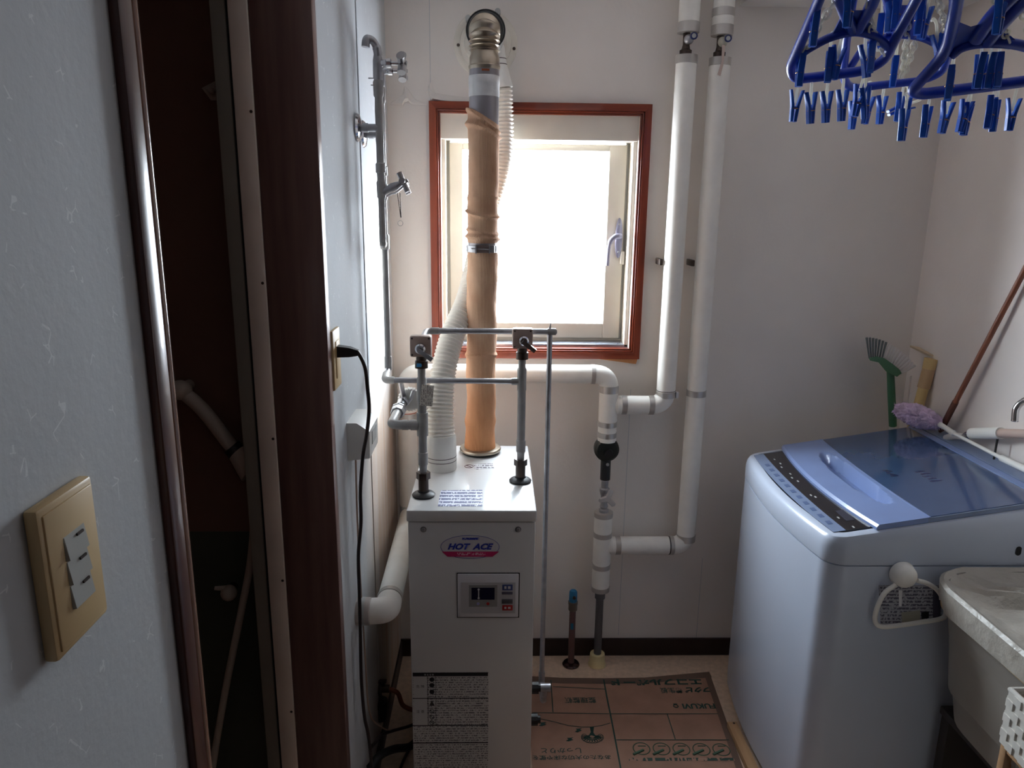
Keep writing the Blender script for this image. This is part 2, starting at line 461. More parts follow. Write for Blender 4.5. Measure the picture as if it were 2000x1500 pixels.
# bathroom shell
struct(MB().box(BX0, XL - 0.10, BY1, BY1 + 0.08, 0.9, CEIL).build('wall_bath_back', M_BATH, loc=(0, 0, 0)))
struct(MB().box(BX0, XL - 0.10, BY1, BY1 + 0.08, 0, 0.9).build('wall_bath_lower', M_BATHLOW, loc=(0, 0, 0)))
struct(MB().box(BX0 - 0.08, BX0, BY0, BY1, 0, CEIL).build('wall_bath_left', M_BATH, loc=(0, 0, 0)))
struct(MB().box(BX0, XL - 0.10, BY0 - 0.08, BY0, 0, CEIL).build('wall_bath_front', M_BATH, loc=(0, 0, 0)))
# baseboards
struct(MB().box(XL, XR, D - 0.010, D, 0, 0.070, 0.002).build('baseboard_back', M_DARKBASE, loc=(0, 0, 0)))
struct(MB().box(XL, XL + 0.009, DY1 + 0.03, D - 0.01, 0, 0.066, 0.002).build('baseboard_left', M_DARKBASE, loc=(0, 0, 0)))
struct(MB().box(XR - 0.009, XR, YF, D - 0.01, 0, 0.066, 0.002).build('baseboard_right', M_DARKBASE, loc=(0, 0, 0)))
# torn, lifting wallpaper around the window corner and cracks
tr = sempty('trim_2', (XL, D, 1.9))
p0 = PY(770, 205, D - 0.004); b = MB()
row = [(762, 205, 0), (775, 205, 4), (786, 207, 9), (790, 200, 14), (797, 198, 10), (803, 204, 8), (812, 206, 3), (834, 206, 0)]
b.loft([[PY(x, y, D - 0.0015) for x, y, h in row], [PY(x, y - 0.4 * h - 2, D - 0.002 - h * 0.0006) for x, y, h in row], [PY(x, y - 2 * h - 4, D - 0.0015) for x, y, h in row]], closed=False)
b.build('torn_paper', W_BACK, tr)
b = MB()
row = [(836, 168, 0), (838, 185, 3), (842, 195, 6), (856, 198, 7), (885, 202, 5), (915, 205, 2)]
b.loft([[PY(x, y, D - 0.0015) for x, y, h in row], [PY(x + 3, y - 3, D - 0.002 - h * 0.0015) for x, y, h in row], [PY(x + 8, y - 14, D - 0.001) for x, y, h in row]], closed=False)
b.build('torn_paper', W_BACK, tr)
# soffit box top right
struct(MB().box(0.752, XR, 2.18, D, 2.252, CEIL, 0.003).build('trim_3', mat('soffit_white', (252, 250, 246), 0.6), loc=(0, 0, 0)))
# wall seams: narrow overlapped wallpaper strips (thin raised edges)
for i, (px, y0, y1) in enumerate(((838, -30, 200), (1232, 760, 1240), (1372, 1090, 1245))):
    a = PY(px, y0, D); c = PY(px, y1, D)
    MB().box(a.x - 0.0007, a.x + 0.0007, D - 0.0008, D + 0.001, min(a.z, c.z), min(max(a.z, c.z), CEIL)).build('paper_seam', W_LEFT, tr)

# ---------------- window
win = sempty('window_1', (0.145, D, WZ0))
OX0, OX1, OZ0, OZ1 = -0.206, 0.497, 1.143, 1.962      # casing outer
def casing(poly, m):
    b = MB(); q = [V((x, D - 0.016, z)) for x, z in poly]; q2 = [V((x, D + 0.02, z)) for x, z in poly]
    b.loft([q2, q]); return b.build('casing', m, win)
cw = 0.022
casing([(OX0, OZ0), (OX0 + cw, OZ0 + cw), (OX0 + cw, OZ1 - cw), (OX0, OZ1)], WOODV)
casing([(OX1, OZ0), (OX1, OZ1), (OX1 - cw, OZ1 - cw), (OX1 - cw, OZ0 + cw)], WOODV)
casing([(OX0, OZ1), (OX0 + cw, OZ1 - cw), (OX1 - cw, OZ1 - cw), (OX1, OZ1)], WOODH)
casing([(OX0, OZ0), (OX1, OZ0), (OX1 - cw, OZ0 + cw), (OX0 + cw, OZ0 + cw)], WOODH)
for k, (ins, yy, wd) in enumerate(((cw, D - 0.011, 0.006), (cw + 0.006, D - 0.005, 0.0065))):     # stepped inner moulding
    x0, x1, z0, z1 = OX0 + ins, OX1 - ins, OZ0 + ins, OZ1 - ins
    MB().box(x0, x0 + wd, yy, D + 0.03, z0, z1, 0.0015).build('moulding', WOODV, win)
    MB().box(x1 - wd, x1, yy, D + 0.03, z0, z1, 0.0015).build('moulding', WOODV, win)
    MB().box(x0, x1, yy, D + 0.03, z1 - wd, z1, 0.0015).build('moulding', WOODH, win)
    MB().box(x0, x1, yy, D + 0.03, z0, z0 + wd, 0.0015).build('moulding', WOODH, win)
IX0, IX1, IZ0, IZ1 = OX0 + 0.036, OX1 - 0.036, OZ0 + 0.036, OZ1 - 0.036
YS = D + 0.075                                         # sash face
MB().box(IX0 - 0.001, IX1 + 0.001, D + 0.004, D + 0.10, IZ1 - 0.075, IZ1 + 0.002, 0.004).build('blind_box', M_VINYL, win)
for xa, xb in ((IX0, IX0 + 0.012), (IX1 - 0.012, IX1)):
    MB().box(xa, xb, D + 0.02, D + 0.12, IZ0, IZ1 - 0.075, 0.001).build('frame', M_VINYL, win)
MB().box(IX0, IX1, D + 0.02, D + 0.12, IZ0 - 0.002, IZ0 + 0.008, 0.001).build('sill', M_SILL, win)
MB().box(IX0 + 0.012, IX1 - 0.012, D + 0.09, D + 0.12, IZ0 + 0.008, IZ0 + 0.022, 0.001).build('frame', M_VINYL, win)
SX0, SX1, SZ0, SZ1 = IX0 + 0.022, IX1 - 0.022, IZ0 + 0.020, IZ1 - 0.080
GX0, GX1, GZ0, GZ1 = SX0 + 0.044, SX1 - 0.058, SZ0 + 0.052, SZ1 - 0.022
sash = MB().box(SX0, GX0, YS, YS + 0.04, SZ0, SZ1, 0.003).build('sash_stile', M_VINYL, win)
MB().box(GX1, SX1, YS, YS + 0.04, SZ0, SZ1, 0.003).build('sash_stile', M_VINYL, win)
MB().box(GX0, GX1, YS + 0.001, YS + 0.04, SZ0, GZ0, 0.003).build('sash_rail', M_VINYL, win)
MB().box(GX0, GX1, YS + 0.001, YS + 0.04, GZ1, SZ1, 0.003).build('sash_rail', M_VINYL, win)
MB().box(IX0 + 0.010, SX0 + 0.002, YS + 0.012, YS + 0.04, SZ0 - 0.004, SZ1 + 0.005).build('frame', M_GREYPL, win)
MB().box(SX1 - 0.002, IX1 - 0.010, YS + 0.012, YS + 0.04, SZ0 - 0.004, SZ1 + 0.005).build('frame', M_GREYPL, win)
MB().box(GX0 - 0.004, GX1 + 0.004, YS + 0.018, YS + 0.024, GZ0 - 0.004, GZ1 + 0.004).build('glass_pane', M_GLASS, win)
# handle
hp = PY(1208, 465, YS)
M_HANDLE = mat('grey_handle', (150, 150, 172), 0.35, 0.3)
hnd = MB().lathe([(0.0, 0), (0.012, 0.001), (0.013, 0.006), (0.009, 0.009), (0, 0.009)], (0, 0, 0), (0, -1, 0), 20)
for v in hnd.bm.verts: v.co = V((v.co.x, v.co.y, v.co.z * 5.2)) + V((hp.x, YS, hp.z))
hnd = hnd.build('handle', M_HANDLE, win)
MB().tube(spline([(hp.x, YS - 0.004, hp.z + 0.004), (hp.x, YS - 0.032, hp.z + 0.008), (hp.x - 0.02, YS - 0.040, hp.z + 0.005), (hp.x - 0.036, YS - 0.040, hp.z - 0.02), (hp.x - 0.040, YS - 0.038, hp.z - 0.09)]), [0.008] * 8 + [0.009] * 8 + [0.008] * 8 + [0.006] * 9, 12).build('lever', M_HANDLE, hnd)
for s in (-1, 1):
    MB().sphere((hp.x, YS - 0.009, hp.z + s * 0.046), 0.0035, 0.002, 0.0035, 10, 6).build('screw', M_STEEL, hnd)
MB().box(IX1 - 0.030, IX1 - 0.016, YS - 0.012, YS + 0.01, 1.455, 1.50, 0.004).build('latch', M_VINYL, win)
# ball chain of the blind
b = MB()
zt, zb = IZ1 - 0.08, IZ0 + 0.035
for xx in (IX1 - 0.010, IX1 - 0.0045):
    nb = 78
    for i in range(nb):
        b.sphere((xx - 0.002 * i / nb, D + 0.035 + (0.004 if xx > IX1 - 0.007 else 0), zt + (zb - zt) * i / (nb - 1)), 0.0026, u=6, v=4)
ch = b.build('bead_chain', M_CHAIN, win); ch['kind'] = 'stuff'
# packing wedge under the right of the casing
b = MB(); wq = [(1130, 698), (1246, 699), (1242, 711), (1205, 706), (1160, 700)]
b.loft([[PY(x, y, D - 0.001) for x, y in wq], [PY(x, y, D - 0.008) for x, y in wq]])
b.build('packing_wedge', mat('raw_wood', (186, 128, 82), 0.6), win)

# ---------------- doorway on the left
dr = sempty('door_1', (XL, DY1, 0))
MB().box(XL - 0.112, XL + 0.004, DY1 - 0.004, DY1 + 0.028, 0, DZ1, 0.002).build('jamb', JAMB, dr)
MB().box(XL - 0.112, XL + 0.004, DY0, DY1, DZ1, DZ1 + 0.02, 0.002).build('jamb', JAMB, dr)
MB().box(XL - 0.112, XL - 0.001, DY0 - 0.005, DY0 + 0.014, 0, DZ1, 0.002).build('jamb', JAMB, dr)
MB().box(XL - 0.001, XL + 0.010, DY0 - 0.014, DY0 + 0.014, 0, DZ1, 0.003).build('casing', wood_material('near_casing_wood', (58, 28, 24), (78, 42, 34), 2, rough=0.3, coat=0.2), dr)
M_BEAD = wood_material('door_bead_wood', (120, 84, 68), (140, 104, 86), 2, rough=0.25, coat=0.4)
MB().tube([(XL + 0.002, DY0 + 0.0205, 0), (XL + 0.002, DY0 + 0.0205, DZ1)], 0.0085, 14).build('rounded_bead', M_BEAD, dr)
al = MB().box(XL - 0.150, XL - 0.1125, DY1 - 0.006, DY1 + 0.03, 0, DZ1, 0.003).build('door_frame', M_ALU, dr)
for pxx, pyy in ((507, 218), (515, 553), (527, 857), (544, 1134), (557, 1390)):
    p = PY(pxx, pyy, DY1 - 0.006)
    MB().sphere((XL - 0.1185, DY1 - 0.0065, p.z), 0.003, 0.0015, 0.003, 10, 6).build('screw', M_BRONZE, al)
MB().box(XL - 0.156, XL - 0.150, DY1 + 0.004, DY1 + 0.03, 0, DZ1).build('gap_strip', M_RUBBER, dr)  # black strip drawn in where there is only a dark gap
MB().box(XL - 0.185, XL - 0.1565, DY1 + 0.002, DY1 + 0.045, 0, DZ1, 0.002).build('door_edge', M_ALUD, dr)

# ================================================================== BATHROOM FITTINGS seen through the doorway
sh = thing('shower_head', 'pale hand shower clipped to the dark bathroom wall in the doorway', 'shower', PY(350, 760, BY1 - 0.03))
pa, pb = PY(352, 762, BY1 - 0.05), PY(452, 872, BY1 - 0.05)
MB().tube(spline([pa, pa.lerp(pb, 0.4) + V((0.004, 0, 0.008)), pb]), [0.015] * 4 + [0.0155] * 13, 14).build('handle', M_BATHWHITE, sh)
MB().sphere(pa, 0.026, 0.022, 0.022).cyl(pa, (pa.x, BY1, pa.z), 0.012).build('holder', M_BATHWHITE, sh)
MB().cyl(pb, pb + V((0.012, 0, -0.014)), 0.020, 0.021).build('collar', M_BLACK, sh)
MB().cyl(pb + V((0.012, 0, -0.014)), pb + V((0.05, -0.01, -0.05)), 0.022, 0.036).build('spray_face', M_BATHWHITE, sh)
MB().tube(spline([PY(500, 960, BY1 - 0.06), PY(490, 1090, BY1 - 0.06), PY(470, 1200, BY1 - 0.06), PY(440, 1350, BY1 - 0.06), PY(415, 1500, BY1 - 0.06), PY(400, 1620, BY1 - 0.06)]), 0.0085, 12).build('hose', M_BATHWHITE, sh)
fa = thing('bath_faucet', 'small round pale tap knob low on the dark bathroom wall', 'faucet', PY(445, 1160, BY1))
pc = PY(447, 1158, BY1 - 0.03)
MB().sphere(pc, 0.019).build('knob', M_BATHWHITE, fa)
MB().cyl(pc, (pc.x, BY1, pc.z), 0.012).build('stem', M_BRONZE, fa)
MB().tube([pc + V((-0.005, 0, 0.012)), pc + V((-0.03, -0.005, 0.015))], [0.007, 0.005], 10).build('lever', M_BATHWHITE, fa)
pc = PY(420, 175, BY1)
hk = thing('upper_hook', 'small pale hook high on the dark bathroom wall', 'hook', pc)
MB().loft([[PY(x, y, BY1 - d) for x, y in ((394, 172), (432, 152), (440, 196), (412, 196))] for d in (0.0, 0.02)]).build('plate', M_BATHWHITE, hk)
MB().tube(spline([PY(415, 178, BY1 - 0.02), PY(412, 178, BY1 - 0.045), PY(404, 170, BY1 - 0.05)]), 0.006, 10).build('prong', M_BATHWHITE, hk)

# ================================================================== BOILER
HX0, HX1, HY0, HY1, HZ = -0.2165, 0.1125, 1.7430, 2.262, 0.900
bo = thing('boiler', 'tall white enamelled water heater with red and blue front badge', 'boiler', (-0.05, 2.0, 0))
MB().box(HX0 + 0.003, HX1 - 0.003, HY0 + 0.004, HY1, 0.03, HZ - 0.033, 0.003).build('body', M_ENAMEL, bo)
lid = MB().box(HX0, HX1, HY0, HY1 + 0.002, HZ - 0.031, HZ, 0.004).build('top_cover', M_ENAMEL, bo)
for sx_ in (HX0 + 0.02, HX1 - 0.05):
    for sy_ in (HY0 + 0.02, HY1 - 0.05):
        MB().box(sx_, sx_ + 0.03, sy_, sy_ + 0.03, 0, 0.031).build('foot', M_RUBBER, bo)
FY = HY0 + 0.004
for px in (827, 1012):
    p = PY(px, 1034, FY)
    sc = MB().lathe([(0, 0), (0.0058, 0.0), (0.0062, 0.002), (0.004, 0.0035), (0, 0.003)], (p.x, FY, p.z), (0, -1, 0), 16).build('screw', M_STEEL, bo)
    MB().lathe([(0, 0), (0.0075, 0.0), (0.0075, 0.0008), (0, 0.0008)], (p.x, FY, p.z), (0, -1, 0), 16).build('washer', M_BLACK, sc)
# badge
def fpt(px, py, off=0.0): p = PY(px, py, FY); return V((p.x, FY - off, p.z))
c = fpt(918, 1068)
ez, ex = (fpt(918, 1045).z - fpt(918, 1091).z) / 2, (fpt(976, 1068).x - fpt(861, 1068).x) / 2
bd = MB().loft([[c + V((ex * math.cos(t), -d, ez * math.sin(t))) for t in [2 * math.pi * k / 48 for k in range(48)]] for d in (0, 0.0006)]).build('badge', mat('badge_grey', (214, 214, 220), 0.35), bo)
b = MB()
o1 = [c + V((ex * math.cos(2 * math.pi * k / 64), -0.0008, ez * math.sin(2 * math.pi * k / 64))) for k in range(65)]
o2 = [c + V((ex * 0.985 * math.cos(2 * math.pi * k / 64), -0.0008, ez * 0.965 * math.sin(2 * math.pi * k / 64))) for k in range(65)]
b.loft([o1, o2], closed=False); b.build('badge_rim', M_INKBLUE, bd, smooth=False)
b = MB(); b.loft([[fpt(x, y, d) for x, y in ((863, 1077), (975, 1077), (962, 1087), (874, 1087))] for d in (0.0007, 0.001)]); b.build('badge_stripe', M_INKPINK, bd)
text('HOT  ACE', fpt(919, 1067, 0.001), X, Z, 0.0175, M_INKBLUE, bd, width=0.117, bold=0.045, shear=0.35)
MB().loft([[fpt(x, y, d) for x, y in ((902, 1050), (936, 1050), (936, 1054), (902, 1054))] for d in (0.0007, 0.0009)]).build('maker_print', print_material('maker_print', (214, 214, 220), (36, 56, 170), 'X', 'Z', 0.009, 420, 0.42, 0.95), bd)
MB().loft([[fpt(x, y, d) for x, y in ((893, 1079), (948, 1079), (948, 1084), (893, 1084))] for d in (0.001, 0.0012)]).build('stripe_print', print_material('stripe_print', (206, 44, 108), (235, 190, 210), 'X', 'Z', 0.012, 330, 0.52, 0.95), bd)
# control panel
def fbox(name, px0, px1, py0, py1, d0, d1, m, parent, bev=0.0):
    a, c2 = fpt(px0, py0), fpt(px1, py1)
    return MB().box(a.x, c2.x, FY - d1, FY - d0, c2.z, a.z, bev).build(name, m, parent)
fbox('panel_gap', 892, 1014, 1118.5, 1206, -0.002, 0.0008, M_BLACK, bo)
cp = fbox('control_panel', 893.5, 1012, 1120, 1204, 0.0, 0.004, mat('panel_white', (226, 226, 232), 0.35), bo, 0.0018)
fbox('sheet_inset', 900, 1006, 1136, 1196, 0.0035, 0.0046, mat('panel_sheet', (196, 196, 200), 0.4), cp)
fbox('screen_frame', 916, 971, 1141, 1183, 0.0045, 0.0052, mat('panel_bezel', (150, 150, 150), 0.4), cp)
scn = fbox('screen', 921, 966, 1146, 1169, 0.005, 0.0058, mat('dark_screen', (26, 26, 60), 0.2), cp)
fbox('indicator', 934, 936, 1149, 1166, 0.0056, 0.0062, M_INKWHITE, cp)
for yy in (1149, 1166): MB().cyl(fpt(935, yy, 0.0056), fpt(935, yy, 0.0064), 0.0028, n=14).build('indicator_dot', M_INKWHITE, cp)
MB().cyl(fpt(934, 1177, 0.005), fpt(934, 1177, 0.0062), 0.004, n=14).build('button', mat('pale_violet', (170, 170, 220), 0.4), cp)
MB().cyl(fpt(953, 1177, 0.005), fpt(953, 1177, 0.0062), 0.004, n=14).build('button', M_INKRED, cp)
fbox('blue_label', 981, 1001, 1140, 1151, 0.0045, 0.0056, mat('label_blue', (60, 80, 140), 0.4), cp, 0.0003)
fbox('label_mark', 985, 989, 1143, 1148, 0.0054, 0.0060, M_INKWHITE, cp); fbox('label_mark', 992, 997, 1143, 1148, 0.0054, 0.0060, M_INKWHITE, cp)
fbox('button_bar', 980, 1001, 1154, 1159, 0.0045, 0.0062, mat('bar_dark', (90, 90, 110), 0.4), cp, 0.0005)
fbox('button_bar', 980, 1001, 1168.5, 1177, 0.0045, 0.0062, mat('bar_dark2', (90, 90, 96), 0.4), cp, 0.0005)
fbox('red_label', 981, 1001, 1180, 1190, 0.0045, 0.0056, M_INKRED, cp, 0.0003)
fbox('label_mark', 985, 989, 1183, 1187, 0.0054, 0.0060, M_INKWHITE, cp); fbox('label_mark', 992, 997, 1183, 1187, 0.0054, 0.0060, M_INKWHITE, cp)
# front caution sticker
st = fbox('caution_label', 806, 953, 1313.5, 1545, 0.0, 0.0006, print_material('caution_print', (208, 208, 208), (112, 112, 116), 'X', 'Z', 0.0072, 330, 0.5, 0.55), bo)
fbox('label_header', 806, 953, 1313.5, 1320, 0.0005, 0.0010, M_INKBLACK, st)
text('安 全 注 意', fpt(838, 1317, 0.0011), X, Z, 0.005, M_INKWHITE, st)
fbox('label_column', 807, 835, 1321, 1416, 0.0005, 0.0009, mat('label_plain', (208, 208, 208), 0.5), st)
text('危 険', fpt(821, 1340, 0.001), X, Z, 0.009, M_INKBLACK, st)
text('注 意', fpt(821, 1389, 0.001), X, Z, 0.009, M_INKBLACK, st)
for yy in (1327, 1338, 1351):
    MB().cyl(fpt(843.5, yy, 0.0005), fpt(843.5, yy, 0.0011), 0.0066, n=18).build('warning_mark', M_INKBLACK, st)
MB().loft([[fpt(x, y, d) for x, y in ((838.5, 1378), (849, 1378), (843.5, 1368))] for d in (0.0005, 0.0011)]).build('warning_mark', mat('mark_grey', (60, 60, 62), 0.5), st)
for yy in (1389, 1400, 1411):
    MB().ring(fpt(843.5, yy, 0.0009), (0, 1, 0), 0.0056, 0.0008, 20, 4).tube([fpt(839.5, yy - 3, 0.0009), fpt(847.5, yy + 3, 0.0009)], 0.0007, 6).build('warning_mark', M_INKBLACK, st)
for pxl in (835.5, 851): fbox('rule_line', pxl, pxl + 0.7, 1320, 1416, 0.0006, 0.0011, M_INKBLACK, st)
for pyl in (1363, 1416, 1450): fbox('rule_line', 806, 953, pyl, pyl + 0.7, 0.0006, 0.0011, M_INKBLACK, st)
# labels on the top cover
def tquad(name, pts, m, parent, z=HZ, th=0.0005):
    return MB().loft([[PZ(x, y, z) + V((0, 0, d)) for x, y in pts] for d in (0, th)]).build(name, m, parent)
l1 = tquad('top_label', ((861, 958), (942, 957), (942, 989), (855, 989)), print_material('top_label_print', (226, 230, 244), (84, 90, 130), 'X', 'Y', 0.021, 230, 0.42, 0.62), bo)
tquad('small_print', ((925, 907), (962, 905), (965, 915), (928, 917)), print_material('top_small_print', (220, 220, 222), (110, 104, 112), 'X', 'Y', 0.017, 260, 0.45, 0.7), bo)
p = PZ(916, 911, HZ)
MB().ring(p + V((0, 0, 0.0004)), Z, 0.0125, 0.001, 28, 4).tube([p + V((-0.008, 0.008, 0.0006)), p + V((0.008, -0.008, 0.0006))], 0.0009, 6).build('no_touch_mark', mat('mark_brown', (100, 60, 64), 0.5), bo)
# flue collar
FXc, FYc = -0.0385, 2.2000
MB().lathe([(0.056, 0), (0.056, 0.006), (0.060, 0.008)], (FXc, FYc, HZ), Z, 40).build('flue_gasket', M_BLACK, bo)
MB().lathe([(0.04, 0.008), (0.063, 0.008), (0.0645, 0.012), (0.062, 0.016), (0.05, 0.018), (0.04, 0.018)], (FXc, FYc, HZ), Z, 40).build('flue_collar', M_STEELDUCT, bo)
# fittings on the heater's right side
for (px, py, yy) in ((1046, 1343, 1.86), (1045, 1405, 1.86)):
    p = PY(px, py, yy)
    MB().cyl((HX1 - 0.004, yy, p.z), (HX1 + 0.022, yy, p.z), 0.017, n=10).cyl((HX1 + 0.022, yy, p.z), (HX1 + 0.03, yy, p.z), 0.011, n=10).build('side_cap', M_BLACK, bo)
p = PY(1057, 1412, 1.86)
# ---------------- flue pipe
fl = thing('flue_pipe', 'vertical flue pipe wrapped in brown ribbed fabric above the boiler', 'flue pipe', (FXc, FYc, HZ + 0.012))
fxz = lambda z: FXc + 0.0095 * max(0.0, (z - 0.92) / 1.1)      # the flue leans slightly
def wrap(z0, z1, prof, name='insulation_wrap', tilt0=0.0, tilt1=0.0, n=56, m=220):
    rings = []
    for i in range(m + 1):
        t = i / m; z = z0 + (z1 - z0) * t; ring_ = []
        for k in range(n):
            a = 2 * math.pi * k / n
            zz = z + math.cos(a) * (tilt0 * (1 - t) + tilt1 * t ** 6) + 0.004 * math.sin(a * 2 + z * 40) * min(1, t * 6, (1 - t) * 6 + 0.4)
            r = prof(z, a) + 0.0006 * math.sin(a * 5 + z * 60)
            ring_.append(V((fxz(zz) + r * math.cos(a), FYc + r * math.sin(a), zz)))
        rings.append(ring_)
    return MB().loft(rings, True, True, True).build(name, M_WRAP, fl)
def bumpf(z, c, w, a): return a * math.exp(-((z - c) / w) ** 2)
zf = lambda py: PY(940, py, FYc).z
def prof_low(z, a):
    r = 0.0445 + 0.0035 * max(0, 1 - (z - 0.92) / 0.05)
    r += bumpf(z, zf(822), 0.016, 0.0036) + bumpf(z, zf(690), 0.006, 0.0045) + bumpf(z, zf(545), 0.012, 0.0018) - bumpf(z, zf(770), 0.02, 0.001)
    return r + 0.0016 * math.sin(z * 31 + a)
wrap(HZ + 0.018, zf(480), prof_low)
def prof_up(z, a):
    r = 0.0435
    r += bumpf(z, zf(464) - 0.004 * math.cos(a), 0.006, 0.0085) + bumpf(z, zf(453) - 0.006 * math.cos(a), 0.0045, 0.005) + bumpf(z, zf(420) - 0.009 * math.cos(a), 0.005, 0.0075)
    r += bumpf(z, zf(385), 0.006, 0.0022) + bumpf(z, zf(255) - 0.007 * math.cos(a), 0.006, 0.0085) + bumpf(z, zf(238) - 0.012 * math.cos(a), 0.006, 0.007)
    return r + 0.001 * math.sin(z * 26 + a)
wrap(zf(474), zf(228), prof_up, tilt1=-0.022)
FXa, FXb = FXc, fxz(2.06)
cl = MB().lathe([(0.0462, 0), (0.0470, 0.001), (0.0470, 0.019), (0.0462, 0.020)], (fxz(1.5), FYc, zf(492)), Z, 40).build('clamp_band', M_STEEL, fl)
zc = zf(485); FXm = fxz(1.5)
MB().box(FXm - 0.016, FXm + 0.022, FYc - 0.056, FYc - 0.040, zc - 0.010, zc + 0.011, 0.002).build('clamp_block', mat('clamp_dark', (120, 104, 100), 0.4, 0.4), cl)
MB().cyl((FXm - 0.03, FYc - 0.053, zc + 0.002), (FXm + 0.022, FYc - 0.058, zc), 0.0016, n=8).build('bolt', M_STEEL, cl)
for sx_ in (-0.017, 0.021): MB().box(FXm + sx_ - 0.0016, FXm + sx_ + 0.0016, FYc - 0.066, FYc - 0.042, zc - 0.0115, zc + 0.0125).build('clamp_ear', M_STEEL, cl)
MB().box(FXm + 0.022, FXm + 0.036, FYc - 0.050, FYc - 0.034, zc - 0.010, zc + 0.011, 0.002).build('clamp_block', M_STEEL, cl)
MB().cyl((fxz(zf(480)), FYc, zf(480)), (fxz(zf(135)), FYc, zf(135)), 0.0415, n=40).build('steel_pipe', mat('dull_steel', (150, 146, 150), 0.4, 0.55), fl)
b = MB(); b.lathe([(0.0420, zf(190)), (0.0428, zf(186)), (0.0426, zf(166)), (0.0434, zf(165)), (0.0428, zf(150)), (0.042, zf(149))], (fxz(zf(170)), FYc, 0), Z, 40); b.build('wrap_tape', M_TAPECLEAR, fl)
MB().lathe([(0.0418, zf(137)), (0.0442, zf(133)), (0.0442, zf(130)), (0.0420, zf(128)), (0.0412, zf(112)), (0.038, zf(106)), (0.038, zf(97))], (FXb, FYc, 0), Z, 40).build('reducer', M_STEELDUCT, fl)
b = MB(); a0 = math.radians(-85)
b.loft([[V((FXb + 0.0424 * math.cos(a0 + t), FYc + 0.0424 * math.sin(a0 + t), zf(y))) for t in (-0.25, -0.1, 0.1, 0.25)] for y in (143, 139)], closed=False)
b.build('rust_patch', mat('rust', (150, 78, 40), 0.8), fl)
ZT = 2.118
P, R = corrugated(fillet([(FXb, FYc, zf(100)), (FXb, FYc, ZT), (FXb + 0.001, 2.37, ZT + 0.006)], 0.15, 20), 0.0390, 0.0125, 0.0042)
MB().tube(P, R, 36).build('elbow', M_STEELDUCT, fl)
# ---------------- flue terminal on the wall
tm = thing('flue_terminal', 'round cream wall plate with screws behind the flue elbow', 'wall plate', (-0.03, D, 2.13))
cx0, cz0 = -0.029, 2.131
MB().lathe([(0, 0), (0.0985, 0), (0.0985, 0.004), (0.094, 0.007), (0.080, 0.007), (0.078, 0.014), (0.066, 0.018), (0.062, 0.028), (0, 0.028)], (cx0, D, cz0), (0, -1, 0), 56).build('plate', M_VINYL, tm)
MB().lathe([(0.0, 0.027), (0.053, 0.027), (0.053, 0.160), (0.056, 0.162), (0.0575, 0.168), (0.054, 0.171), (0.051, 0.168), (0.048, 0.14), (0, 0.14)], (cx0 + 0.002, D, cz0 + 0.004), (0, -1, 0), 44).build('socket', M_GREYPL, tm)
MB().ring((cx0 + 0.002, D - 0.171, cz0 + 0.004), Y, 0.0545, 0.0024, 48, 6).build('socket_rim', M_BLACK, tm)
for px, py in ((895, 88), (1004, 95)):
    p = PY(px, py, D - 0.007); MB().sphere((p.x, D - 0.0075, p.z), 0.005, 0.0025, 0.005, 12, 8).build('screw', M_BRONZE, tm)
for px, py in ((915, 38), (972, 25)):
    p = PY(px, py, D - 0.03); MB().cyl((p.x, D - 0.01, p.z), (p.x, D - 0.05, p.z), 0.009, n=14).build('lug', M_GREYPL, tm)
# ---------------- intake hose
ho = thing('intake_hose', 'white corrugated air hose from boiler top up behind the flue', 'hose', (-0.149, 2.06, HZ))
SXc, SYc = -0.149, 2.052
sl = MB().lathe([(0.043, 0), (0.044, 0.004), (0.0435, 0.095), (0.0405, 0.104), (0.036, 0.106)], (SXc, SYc, HZ), Z, 40).build('sleeve', M_LAG, ho)
for zz in (0.028, 0.040): MB().ring((SXc, SYc, HZ + zz), Z, 0.0436, 0.0010, 44, 6).build('groove_ring', M_BRONZE, sl)
path = resample(spline([(SXc, SYc, HZ + 0.09), (SXc - 0.003, 2.07, HZ + 0.16), (SXc + 0.004, 2.105, 1.17), PY(884, 655, 2.17), PY(915, 580, 2.25), (-0.03, 2.375, 1.58), PY(979, 340, 2.412), PY(985, 260, 2.425), PY(984, 190, 2.425), PY(983, 172, 2.425)], 14), 0.002)
P, R = corrugated(path, lambda t: 0.039 - 0.005 * min(1, t * 5) - 0.009 * max(0, (t - 0.35)) / 0.65, 0.0115, 0.0030)
MB().tube(P, R, 30).build('corrugated_hose', M_HOSE, ho)
pt, pu = PY(983, 172, 2.425), PY(977, 126, 2.425)
cn = MB().tube([pt, pt.lerp(pu, 0.1), pu, pu + V((-0.003, 0.004, 0.022))], [0.029, 0.029, 0.020, 0.020], 28).build('cone_cuff', M_LAG, ho)
for t in (0.0, 0.75): MB().ring(pu + V((-0.003, 0.004, 0.022)) * t, Z, 0.0203, 0.0012, 30, 6).build('groove_ring', M_BRONZE, cn)
MB().tube(fillet([pu + V((-0.003, 0.004, 0.020)), pu + V((-0.005, 0.005, 0.045)), (pu.x - 0.006, D - 0.004, pu.z + 0.05)], 0.02), 0.019, 24).build('wall_port', M_LAG, ho)

